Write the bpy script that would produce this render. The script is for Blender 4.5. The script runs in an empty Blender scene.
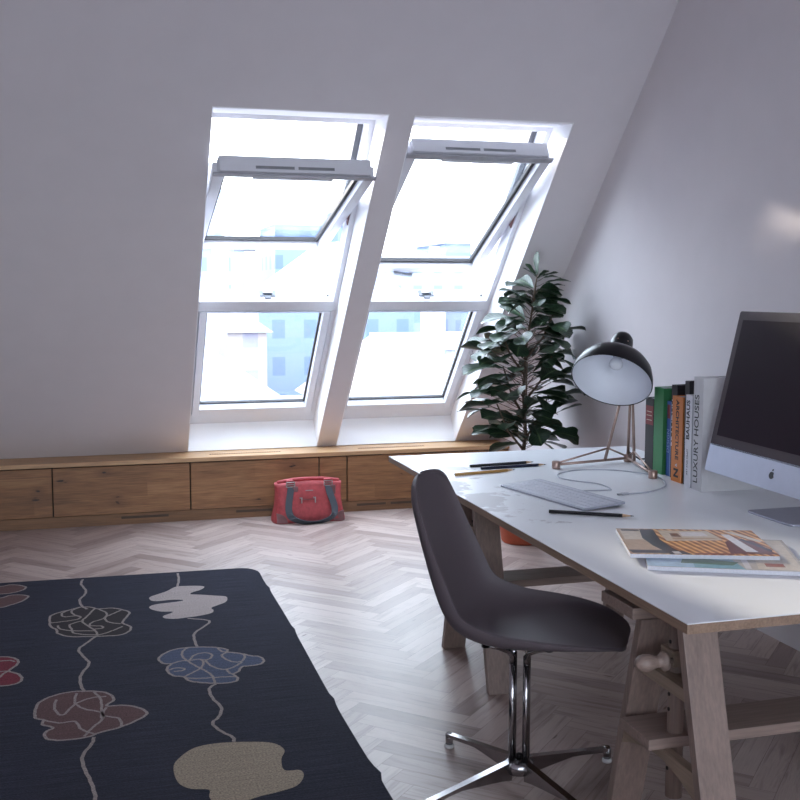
import bpy, bmesh, math, random
from mathutils import Vector, Matrix
C = bpy.context.scene.collection
SC = bpy.context.scene
PI = math.pi
random.seed(7)

# ------------------------------------------------------------------ materials
def lin(c):
    return tuple((v/12.92 if v <= .04045 else ((v+.055)/1.055)**2.4) for v in [x/255 for x in c])
class NT:
    def __init__(s, name):
        s.m = bpy.data.materials.new(name); s.m.use_nodes = True
        s.t = s.m.node_tree; s.n = s.t.nodes; s.l = s.t.links
        s.b = s.n['Principled BSDF']; s.out = s.n['Material Output']
    def node(s, typ, **kw):
        nd = s.n.new(typ)
        for k, v in kw.items():
            if k in nd.inputs and not hasattr(nd, k): nd.inputs[k].default_value = v
            else: setattr(nd, k, v)
        return nd
    def inp(s, nd, **kw):
        for k, v in kw.items():
            nd.inputs[k.replace('_', ' ')].default_value = v
        return nd
    def link(s, a, b): s.l.new(a, b)
    def coord(s, scale=(1, 1, 1), kind='Object', rot=(0, 0, 0)):
        tc = s.n.new('ShaderNodeTexCoord'); mp = s.n.new('ShaderNodeMapping')
        mp.inputs['Scale'].default_value = scale; mp.inputs['Rotation'].default_value = rot
        s.link(tc.outputs[kind], mp.inputs['Vector']); return mp.outputs['Vector']
    def noise(s, vec, scale=5, detail=4, rough=.5, dist=0):
        nd = s.n.new('ShaderNodeTexNoise')
        nd.inputs['Scale'].default_value = scale; nd.inputs['Detail'].default_value = detail
        nd.inputs['Roughness'].default_value = rough; nd.inputs['Distortion'].default_value = dist
        s.link(vec, nd.inputs['Vector']); return nd.outputs['Fac']
    def ramp(s, fac, stops):
        r = s.n.new('ShaderNodeValToRGB'); e = r.color_ramp.elements
        while len(e) < len(stops): e.new(.5)
        for i, (p, c) in enumerate(stops):
            e[i].position = p; e[i].color = (*c, 1)
        s.link(fac, r.inputs['Fac']); return r.outputs['Color']
    def mix(s, fac, a, b, mode='MIX'):
        m = s.n.new('ShaderNodeMix'); m.data_type = 'RGBA'; m.blend_type = mode
        for v, k in ((fac, 0), (a, 6), (b, 7)):
            if hasattr(v, 'is_linked') or hasattr(v, 'links'): s.link(v, m.inputs[k])
            else: m.inputs[k].default_value = v if k == 0 else (*v, 1)
        return m.outputs[2]
    def bump(s, h, strength=.2, dist=.002):
        b = s.n.new('ShaderNodeBump'); b.inputs['Strength'].default_value = strength
        b.inputs['Distance'].default_value = dist
        s.link(h, b.inputs['Height']); s.link(b.outputs['Normal'], s.b.inputs['Normal'])

def plain(name, rgb, rough=.5, metal=0, var=.06, scale=30, bump=0, spec=.5, coat=0):
    t = NT(name); c = lin(rgb)
    v = t.coord(); n = t.noise(v, scale, 3)
    a = tuple(x*(1-var) for x in c); b = tuple(min(1, x*(1+var)) for x in c)
    t.link(t.ramp(n, [(.3, a), (.7, b)]), t.b.inputs['Base Color'])
    t.b.inputs['Roughness'].default_value = rough; t.b.inputs['Metallic'].default_value = metal
    t.b.inputs['Specular IOR Level'].default_value = spec
    t.b.inputs['Coat Weight'].default_value = coat
    if bump: t.bump(n, bump)
    return t.m

def wood(name, c1, c2, c3, axis='X', rough=.45, knots=False, fine=1.0, bands=False):
    """grain stretched along one object axis"""
    t = NT(name)
    s = {'X': (1.1, 14, 14), 'Y': (14, 1.1, 14), 'Z': (14, 14, 1.1)}[axis]
    v = t.coord(tuple(k*fine for k in s))
    n1 = t.noise(v, 1.6, 5, .6, .6)
    s2 = tuple(k*fine*5 if k > 2 else k*3 for k in s)
    v2 = t.coord(s2); n2 = t.noise(v2, 2.0, 3, .6)
    base = t.ramp(n1, [(.25, lin(c1)), (.5, lin(c2)), (.75, lin(c3))])
    col = t.mix(.5, base, t.ramp(n2, [(.3, tuple(x*.6 for x in lin(c2))), (.7, lin(c3))]))
    if bands:   # boards glued side by side
        v4 = t.coord({'X': (.9, .9, 11)}['X']); sep = t.n.new('ShaderNodeSeparateXYZ'); t.link(v4, sep.inputs[0])
        fl = t.n.new('ShaderNodeMath'); fl.operation = 'FLOOR'; t.link(sep.outputs[2], fl.inputs[0])
        fx = t.n.new('ShaderNodeMath'); fx.operation = 'MULTIPLY_ADD'; t.link(fl.outputs[0], fx.inputs[0]); fx.inputs[1].default_value = .37; t.link(sep.outputs[0], fx.inputs[2])
        fxx = t.n.new('ShaderNodeMath'); fxx.operation = 'FLOOR'; t.link(fx.outputs[0], fxx.inputs[0])
        cb = t.n.new('ShaderNodeCombineXYZ'); t.link(fl.outputs[0], cb.inputs[0]); t.link(fxx.outputs[0], cb.inputs[1])
        wn = t.n.new('ShaderNodeTexWhiteNoise'); t.link(cb.outputs[0], wn.inputs['Vector'])
        col = t.mix(.6, col, t.ramp(wn.outputs['Value'], [(0, (.55, .5, .45)), (1, (1, 1, 1))]), 'MULTIPLY')
    if knots:   # (x, z, size) of the knots in the boards
        vo = t.coord(); nn = t.noise(t.coord((9, 9, 30)), 2.2, 4, .6)
        tot = None
        for kx, kz, kr in knots:
            mp = t.n.new('ShaderNodeMapping'); mp.vector_type = 'POINT'
            mp.inputs['Scale'].default_value = (.5, 0, 1.15); mp.inputs['Location'].default_value = (-kx*.5, 0, -kz*1.15)
            t.link(vo, mp.inputs['Vector']); ln_ = t.n.new('ShaderNodeVectorMath'); ln_.operation = 'LENGTH'; t.link(mp.outputs[0], ln_.inputs[0])
            dv = t.n.new('ShaderNodeMath'); dv.operation = 'DIVIDE'; t.link(ln_.outputs['Value'], dv.inputs[0]); dv.inputs[1].default_value = kr
            if tot is None: tot = dv.outputs[0]
            else:
                mn = t.n.new('ShaderNodeMath'); mn.operation = 'MINIMUM'; t.link(tot, mn.inputs[0]); t.link(dv.outputs[0], mn.inputs[1]); tot = mn.outputs[0]
        ad = t.n.new('ShaderNodeMath'); ad.operation = 'MULTIPLY_ADD'; t.link(nn, ad.inputs[0]); ad.inputs[1].default_value = 1.5; t.link(tot, ad.inputs[2])
        k = t.ramp(ad.outputs[0], [(.80, (1, 1, 1)), (1.0, (0, 0, 0))])
        dv = t.n.new('ShaderNodeMath'); dv.operation = 'MULTIPLY'; t.link(ad.outputs[0], dv.inputs[0]); dv.inputs[1].default_value = .42
        halo = t.ramp(dv.outputs[0], [(.45, (.45, .45, .45)), (.9, (0, 0, 0))])
        col = t.mix(halo, col, lin((98, 64, 42)))
        col = t.mix(k, col, lin((44, 28, 22)))
    t.link(col, t.b.inputs['Base Color']); t.b.inputs['Roughness'].default_value = rough
    t.bump(n2, .12, .001)
    return t.m

M = {}
M['wall'] = plain('wall_paint', (216, 211, 214), .92, var=.015, scale=6, spec=.2)
M['lining'] = plain('white_lining', (242, 242, 244), .6, var=.01, scale=6)
M['win_white'] = plain('white_lacquer', (212, 213, 220), .35, var=.01)
M['gasket'] = plain('dark_gasket', (62, 60, 62), .6)
M['clad'] = plain('grey_cladding', (92, 94, 100), .5)
M['handle'] = plain('grey_window_fitting', (128, 132, 140), .45)
M['lip'] = plain('grey_sash_lip', (168, 168, 176), .45)
M['vent_dark'] = plain('dark_oak_slot', (78, 62, 50), .7)
M['vent_slot'] = plain('vent_slot_grey', (128, 130, 136), .6)
M['chrome_matt'] = plain('brushed_steel', (170, 172, 176), .3, 1)
M['oak'] = wood('oak_front', (84, 54, 34), (142, 98, 62), (184, 136, 92), 'X', .5, knots=[(-.385, .19, .046), (-.385, .245, .026), (.096, .150, .044), (.10, .185, .022), (-.247, .300, .046), (.02, .345, .028), (1.245, .335, .048), (1.02, .12, .028), (2.0, .25, .034), (-1.0, .2, .04), (-1.6, .28, .04)], bands=True)
M['oak_top'] = wood('oak_top', (150, 112, 78), (186, 146, 106), (206, 168, 126), 'X', .42)
M['oak_dark'] = wood('oak_plinth', (92, 66, 44), (122, 88, 60), (142, 104, 72), 'X', .55)
M['shadowgap'] = plain('black_gap', (26, 22, 20), .8)
M['beech_z'] = wood('beech_upright', (104, 87, 81), (128, 109, 101), (142, 122, 113), 'Z', .5, fine=.8)
M['beech_x'] = wood('beech_crosswise', (110, 92, 86), (134, 114, 106), (148, 128, 119), 'X', .5, fine=.8)
M['beech_y'] = wood('beech_lengthwise', (114, 96, 82), (136, 117, 101), (150, 131, 114), 'Y', .5, fine=.8)
M['ply'] = wood('ply_edge', (112, 90, 76), (140, 115, 97), (156, 130, 111), 'Y', .55, fine=1.2)
M['shell'] = plain('taupe_plastic', (86, 77, 82), .6, var=.02, scale=60, bump=.03, spec=.35)
M['chrome'] = plain('polished_aluminium', (158, 155, 157), .16, 1, var=.02)
M['black_metal'] = plain('dark_metal', (40, 38, 40), .4, 1)
M['glide'] = plain('clear_glide', (190, 188, 188), .2)
M['copper'] = plain('aged_copper', (166, 142, 132), .4, .8, var=.08)
M['lamp_black'] = plain('black_enamel', (22, 22, 26), .3, var=.02, spec=.35)
M['lamp_white'] = plain('white_enamel', (214, 216, 224), .5, var=.01)
M['bulb'] = plain('frosted_bulb', (216, 217, 222), .25)
M['bag'] = plain('red_nylon', (170, 68, 72), .62, var=.16, scale=45, bump=.35)
M['bag_dark'] = plain('brown_patch', (120, 82, 84), .7, var=.2)
M['strap'] = plain('grey_webbing', (74, 80, 88), .75, var=.1, scale=200)
M['buckle'] = plain('metal_buckle', (178, 172, 172), .3, .9)
M['terracotta'] = plain('terracotta', (178, 88, 62), .8, var=.08)
M['soil'] = plain('potting_soil', (50, 38, 30), .95, var=.4, scale=80, bump=.6)
M['bark'] = plain('bark', (96, 82, 70), .85, var=.25, scale=60, bump=.4)
M['bezel'] = plain('monitor_bezel', (76, 66, 71), .6, spec=.12, var=.02)
M['screen'] = plain('dark_screen', (40, 27, 36), .55, var=.01, spec=.04)
M['alu'] = plain('satin_aluminium', (186, 190, 206), .38, .35, var=.02)
M['alu_dark'] = plain('satin_aluminium_base', (160, 160, 174), .4, .6, var=.02)
M['mark'] = plain('black_mark', (16, 16, 18), .3)
M['key'] = plain('white_keys', (192, 194, 206), .5, var=.01)
M['kb_body'] = plain('keyboard_aluminium', (164, 166, 180), .4, .4, var=.01)
M['pencil_black'] = plain('black_pencil_paint', (30, 30, 34), .35)
M['pencil_navy'] = plain('navy_pencil_paint', (36, 40, 62), .35)
M['pencil_ochre'] = plain('ochre_pencil_paint', (176, 136, 80), .4)
M['pencil_wood'] = plain('sharpened_cedar', (200, 166, 134), .6)
M['lead'] = plain('graphite', (50, 50, 54), .4, .4)
M['cable'] = plain('pale_grey_cable', (172, 174, 184), .5)
M['cable_dark'] = plain('black_cable', (34, 34, 38), .5)
M['paper'] = plain('page_edges', (206, 206, 214), .8, var=.06, scale=200)

def leafmat():
    t = NT('glossy_dark_leaf')
    uv = t.coord((1, 1, 1), 'UV'); sep = t.n.new('ShaderNodeSeparateXYZ'); t.link(uv, sep.inputs[0])
    # paler midrib and side veins
    a = t.n.new('ShaderNodeMath'); a.operation = 'SUBTRACT'; t.link(sep.outputs[1], a.inputs[0]); a.inputs[1].default_value = .5
    b = t.n.new('ShaderNodeMath'); b.operation = 'ABSOLUTE'; t.link(a.outputs[0], b.inputs[0])
    w = t.n.new('ShaderNodeMath'); w.operation = 'MULTIPLY_ADD'; t.link(b.outputs[0], w.inputs[0]); w.inputs[1].default_value = -.6; t.link(sep.outputs[0], w.inputs[2])
    s = t.n.new('ShaderNodeMath'); s.operation = 'MULTIPLY'; t.link(w.outputs[0], s.inputs[0]); s.inputs[1].default_value = 50
    si = t.n.new('ShaderNodeMath'); si.operation = 'SINE'; t.link(s.outputs[0], si.inputs[0])
    veins = t.ramp(si.outputs[0], [(.9, (0, 0, 0)), (1, (1, 1, 1))])
    rib = t.ramp(b.outputs[0], [(.015, (1, 1, 1)), (.05, (0, 0, 0))])
    n = t.noise(t.coord(), 9, 2)
    base = t.ramp(n, [(.3, lin((26, 42, 31))), (.7, lin((42, 64, 44)))])
    c = t.mix(.16, base, veins, 'ADD'); c = t.mix(rib, c, lin((104, 122, 84)))
    c2 = t.mix(veins, base, lin((54, 76, 54)))
    c3 = t.mix(rib, c2, lin((84, 104, 72)))
    t.link(c3, t.b.inputs['Base Color']); t.b.inputs['Roughness'].default_value = .28
    t.bump(si.outputs[0], .15, .002)
    return t.m
M['leaf'] = leafmat()

def floormat():
    t = NT('whitewashed_oak_parquet')
    tc = t.n.new('ShaderNodeUVMap'); tc.uv_map = 'plank'
    mp = t.n.new('ShaderNodeMapping'); mp.inputs['Scale'].default_value = (3.0, 34, 1); t.link(tc.outputs[0], mp.inputs[0])
    n1 = t.noise(mp.outputs[0], 1.0, 5, .65, .8)
    mp2 = t.n.new('ShaderNodeMapping'); mp2.inputs['Scale'].default_value = (12, 220, 1); t.link(tc.outputs[0], mp2.inputs[0])
    n2 = t.noise(mp2.outputs[0], 1.0, 2)
    at = t.n.new('ShaderNodeAttribute'); at.attribute_name = 'tone'
    base = t.ramp(at.outputs['Fac'], [(0, lin((144, 125, 119))), (.2, lin((165, 146, 139))), (.65, lin((176, 158, 151))), (1, lin((186, 168, 161)))])
    g = t.mix(.5, base, t.ramp(n1, [(.32, lin((150, 128, 122))), (.5, (1, 1, 1)), (.75, (1, 1, 1))]), 'MULTIPLY')
    g = t.mix(.25, g, t.ramp(n2, [(.3, (.6, .56, .54)), (.6, (1, 1, 1))]), 'MULTIPLY')
    # little knots
    mp3 = t.n.new('ShaderNodeMapping'); mp3.inputs['Scale'].default_value = (2.2, 9, 1); t.link(tc.outputs[0], mp3.inputs[0])
    vo = t.n.new('ShaderNodeTexVoronoi'); vo.inputs['Scale'].default_value = 1.2; t.link(mp3.outputs[0], vo.inputs['Vector'])
    k = t.ramp(vo.outputs['Distance'], [(.03, (1, 1, 1)), (.07, (0, 0, 0))])
    g = t.mix(k, g, lin((104, 80, 74)))
    t.link(g, t.b.inputs['Base Color'])
    t.b.inputs['Roughness'].default_value = .40
    t.b.inputs['Specular IOR Level'].default_value = .42
    t.bump(n1, .08, .001)
    return t.m
M['floor'] = floormat()
M['joint'] = plain('dark_joint', (110, 94, 90), .9)

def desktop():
    t = NT('pale_mottled_desktop')
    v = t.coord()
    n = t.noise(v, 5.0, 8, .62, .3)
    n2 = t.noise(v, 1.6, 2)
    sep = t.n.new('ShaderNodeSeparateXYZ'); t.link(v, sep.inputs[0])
    # greyer, rougher patches sit along the far part of the chair-side edge
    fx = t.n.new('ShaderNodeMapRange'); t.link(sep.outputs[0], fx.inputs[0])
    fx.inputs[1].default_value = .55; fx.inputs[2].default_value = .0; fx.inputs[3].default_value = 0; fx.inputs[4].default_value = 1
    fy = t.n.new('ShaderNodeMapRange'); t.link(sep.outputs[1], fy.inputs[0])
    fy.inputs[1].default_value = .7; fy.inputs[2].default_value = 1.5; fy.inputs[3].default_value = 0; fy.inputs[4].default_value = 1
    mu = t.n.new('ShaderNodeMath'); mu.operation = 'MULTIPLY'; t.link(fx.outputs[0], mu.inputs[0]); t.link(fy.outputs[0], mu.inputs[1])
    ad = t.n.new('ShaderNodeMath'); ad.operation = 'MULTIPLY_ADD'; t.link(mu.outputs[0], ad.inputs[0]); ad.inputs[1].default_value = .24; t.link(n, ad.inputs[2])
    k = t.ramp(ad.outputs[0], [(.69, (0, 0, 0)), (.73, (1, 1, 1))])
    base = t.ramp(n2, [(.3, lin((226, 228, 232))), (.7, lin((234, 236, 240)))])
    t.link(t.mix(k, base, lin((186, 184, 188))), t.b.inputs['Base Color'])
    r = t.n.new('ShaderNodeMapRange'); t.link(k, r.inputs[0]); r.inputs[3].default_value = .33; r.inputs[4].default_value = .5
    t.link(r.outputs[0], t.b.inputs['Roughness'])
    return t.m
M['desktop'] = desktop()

def rugmat(name, rgb, stripe=.25, sc=1.0):
    t = NT(name); c = lin(rgb)
    v = t.coord((2*sc, 60*sc, 1)); n = t.noise(v, 2, 3, .6)
    n2 = t.noise(t.coord((1, 1.6, 1)), 150, 2)
    a = t.ramp(n, [(.3, tuple(x*(1-stripe) for x in c)), (.7, tuple(min(1, x*(1+stripe)) for x in c))])
    t.link(t.mix(.75, a, t.ramp(n2, [(.35, (.38, .38, .38)), (.62, (1.0, 1.0, 1.0))]), 'MULTIPLY'), t.b.inputs['Base Color'])
    t.b.inputs['Roughness'].default_value = .95; t.b.inputs['Specular IOR Level'].default_value = .1
    t.b.inputs['Sheen Weight'].default_value = .03
    t.bump(n2, .5, .003)
    return t.m
RUG = {'base': rugmat('rug_navy', (42, 43, 57), .45), 'white': rugmat('rug_pale', (176, 163, 160), .1),
       'blue': rugmat('rug_blue', (78, 86, 108), .2), 'dark': rugmat('rug_black_brown', (48, 42, 44), .2),
       'brown': rugmat('rug_brown', (98, 72, 72), .15), 'beige': rugmat('rug_beige', (160, 145, 126), .12),
       'red': rugmat('rug_red', (118, 46, 58), .15), 'line': rugmat('rug_line', (150, 138, 134), .1)}

def glassmat():
    t = NT('window_glass')
    tr = t.n.new('ShaderNodeBsdfTransparent'); tr.inputs[0].default_value = (.93, .955, .96, 1)
    gl = t.n.new('ShaderNodeBsdfGlossy'); gl.inputs['Roughness'].default_value = .02
    lw = t.n.new('ShaderNodeLayerWeight'); lw.inputs[0].default_value = .5
    pw = t.n.new('ShaderNodeMath'); pw.operation = 'POWER'; t.link(lw.outputs['Facing'], pw.inputs[0]); pw.inputs[1].default_value = 4
    fr = t.n.new('ShaderNodeMath'); fr.operation = 'MULTIPLY_ADD'; t.link(pw.outputs[0], fr.inputs[0]); fr.inputs[1].default_value = .6; fr.inputs[2].default_value = .03
    mx = t.n.new('ShaderNodeMixShader'); t.link(fr.outputs[0], mx.inputs[0]); t.link(tr.outputs[0], mx.inputs[1]); t.link(gl.outputs[0], mx.inputs[2])
    t.link(mx.outputs[0], t.out.inputs['Surface']); return t.m
M['glass'] = glassmat()

# ------------------------------------------------------------------ mesh helpers
class MB:
    """collects shapes in one bmesh, several materials allowed"""
    def __init__(s): s.bm = bmesh.new(); s.mats = []
    def mi(s, m):
        if m not in s.mats: s.mats.append(m)
        return s.mats.index(m)
    def _fin(s, verts0, faces0, m, f=None):
        i = s.mi(m)
        s.bm.verts.ensure_lookup_table(); s.bm.faces.ensure_lookup_table()
        for fc in s.bm.faces[faces0:]: fc.material_index = i
        if f:
            for v in s.bm.verts[verts0:]: v.co = Vector(f(v.co))
    def hexa(s, p, m, f=None, bev=0):
        """p = 8 points, bottom ring then top ring"""
        i = s.mi(m)
        if f: p = [f(Vector(q)) for q in p]
        vs = [s.bm.verts.new(q) for q in p]
        fs = [s.bm.faces.new([vs[j] for j in q]) for q in ((3, 2, 1, 0), (4, 5, 6, 7), (0, 1, 5, 4), (1, 2, 6, 5), (2, 3, 7, 6), (3, 0, 4, 7))]
        for fc in fs: fc.material_index = i
        if bev:
            bmesh.ops.bevel(s.bm, geom=list({e for fc in fs for e in fc.edges}), offset=bev, segments=2, affect='EDGES', profile=.5, material=-1)
    def box(s, a, b, m, f=None, bev=0):
        x0, y0, z0 = a; x1, y1, z1 = b
        if x0 > x1: x0, x1 = x1, x0
        if y0 > y1: y0, y1 = y1, y0
        if z0 > z1: z0, z1 = z1, z0
        s.hexa([(x0, y0, z0), (x1, y0, z0), (x1, y1, z0), (x0, y1, z0), (x0, y0, z1), (x1, y0, z1), (x1, y1, z1), (x0, y1, z1)], m, f, bev)
    def prism(s, poly, axis, a, b, m, f=None, bev=0):
        """extrude a polygon along an axis from a to b"""
        mi = s.mi(m); g = f or (lambda q: q)
        def P(q, t):
            return g(Vector({'X': (t, q[0], q[1]), 'Y': (q[0], t, q[1]), 'Z': (q[0], q[1], t)}[axis]))
        A = [s.bm.verts.new(P(q, a)) for q in poly]; B = [s.bm.verts.new(P(q, b)) for q in poly]
        n = len(poly); fs = [s.bm.faces.new(A), s.bm.faces.new(B[::-1])]
        for i in range(n): fs.append(s.bm.faces.new((A[i], B[i], B[(i+1) % n], A[(i+1) % n])))
        for fc in fs: fc.material_index = mi
        bmesh.ops.recalc_face_normals(s.bm, faces=fs)
        if bev:
            es = list({e for fc in fs[:2] for e in fc.edges})
            bmesh.ops.bevel(s.bm, geom=es, offset=bev, segments=2, affect='EDGES', profile=.5, material=-1)
    def tube(s, pts, r, m, seg=10, f=None, closed=False):
        v0, f0 = len(s.bm.verts), len(s.bm.faces)
        pts = [Vector(p) for p in pts]; n = len(pts)
        rs = r if isinstance(r, (list, tuple)) else [r]*n
        t0 = (pts[1]-pts[0]).normalized()
        up = Vector((0, 0, 1)) if abs(t0.z) < .9 else Vector((1, 0, 0))
        nrm = t0.cross(up).normalized(); rings = []
        for i in range(n):
            if closed: t = (pts[(i+1) % n]-pts[i-1]).normalized()
            else: t = (pts[min(i+1, n-1)]-pts[max(i-1, 0)]).normalized()
            nrm = (nrm - t*nrm.dot(t)).normalized(); bi = t.cross(nrm)
            rings.append([s.bm.verts.new(pts[i]+(nrm*math.cos(2*PI*k/seg)+bi*math.sin(2*PI*k/seg))*rs[i]) for k in range(seg)])
        for i in range(n if closed else n-1):
            A, B = rings[i], rings[(i+1) % n]
            for k in range(seg): s.bm.faces.new((A[k], A[(k+1) % seg], B[(k+1) % seg], B[k])).smooth = True
        if not closed:
            s.bm.faces.new(rings[0][::-1]); s.bm.faces.new(rings[-1])
        s._fin(v0, f0, m, f)
    def lathe(s, prof, m, origin=(0, 0, 0), axis=(0, 0, 1), seg=32, cap=True, f=None):
        """prof = [(radius, height)] turned about an axis"""
        v0, f0 = len(s.bm.verts), len(s.bm.faces)
        ax = Vector(axis).normalized(); o = Vector(origin)
        u = ax.cross(Vector((0, 0, 1)) if abs(ax.z) < .9 else Vector((1, 0, 0))).normalized(); w = ax.cross(u)
        rings = [[s.bm.verts.new(o+ax*hh+(u*math.cos(2*PI*k/seg)+w*math.sin(2*PI*k/seg))*max(rr, 1e-5)) for k in range(seg)] for rr, hh in prof]
        fs = []
        for A, B in zip(rings, rings[1:]):
            for k in range(seg):
                fc = s.bm.faces.new((A[k], A[(k+1) % seg], B[(k+1) % seg], B[k])); fc.smooth = True; fs.append(fc)
        if cap:
            fs.append(s.bm.faces.new(rings[0][::-1])); fs.append(s.bm.faces.new(rings[-1]))
        s._fin(v0, f0, m, f)
    def build(s, name, parent=None, recalc=True, loc=None):
        if recalc: bmesh.ops.recalc_face_normals(s.bm, faces=s.bm.faces[:])
        me = bpy.data.meshes.new(name); s.bm.to_mesh(me); s.bm.free()
        for m in s.mats: me.materials.append(m)
        o = bpy.data.objects.new(name, me); C.objects.link(o)
        if loc is not None:                      # put the origin at loc, keep geometry in place
            me.transform(Matrix.Translation(-Vector(loc))); o.location = loc
        if parent is not None: attach(o, parent)
        return o
def wm(o):
    m = o.matrix_basis.copy()
    return wm(o.parent) @ o.matrix_parent_inverse @ m if o.parent else m
def attach(o, parent):
    o.parent = parent; o.matrix_parent_inverse = wm(parent).inverted()
def tag(o, label=None, cat=None, group=None, kind=None):
    for k, v in (('label', label), ('category', cat), ('group', group), ('kind', kind)):
        if v: o[k] = v
    return o
def thing(name, label, cat, loc=(0, 0, 0), group=None, kind=None):
    o = bpy.data.objects.new(name, None); C.objects.link(o); o.location = loc; o.empty_display_size = .1
    return tag(o, label, cat, group, kind)
def smooth(o):
    for p in o.data.polygons: p.use_smooth = True
    return o
def lettering(name, s, size, m, mat4, parent, depth=.0006, bold=0):
    cu = bpy.data.curves.new(name, 'FONT'); cu.body = s; cu.size = size; cu.extrude = depth; cu.offset = bold
    cu.align_x = 'LEFT'; cu.align_y = 'CENTER'
    tmp = bpy.data.objects.new(name, cu); C.objects.link(tmp)
    bpy.context.view_layer.update()
    me = bpy.data.meshes.new_from_object(tmp.evaluated_get(bpy.context.evaluated_depsgraph_get()))
    bpy.data.objects.remove(tmp); me.name = name
    me.materials.clear(); me.materials.append(m)
    me.transform(mat4)
    o = bpy.data.objects.new(name, me); C.objects.link(o); attach(o, parent)
    return o
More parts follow.
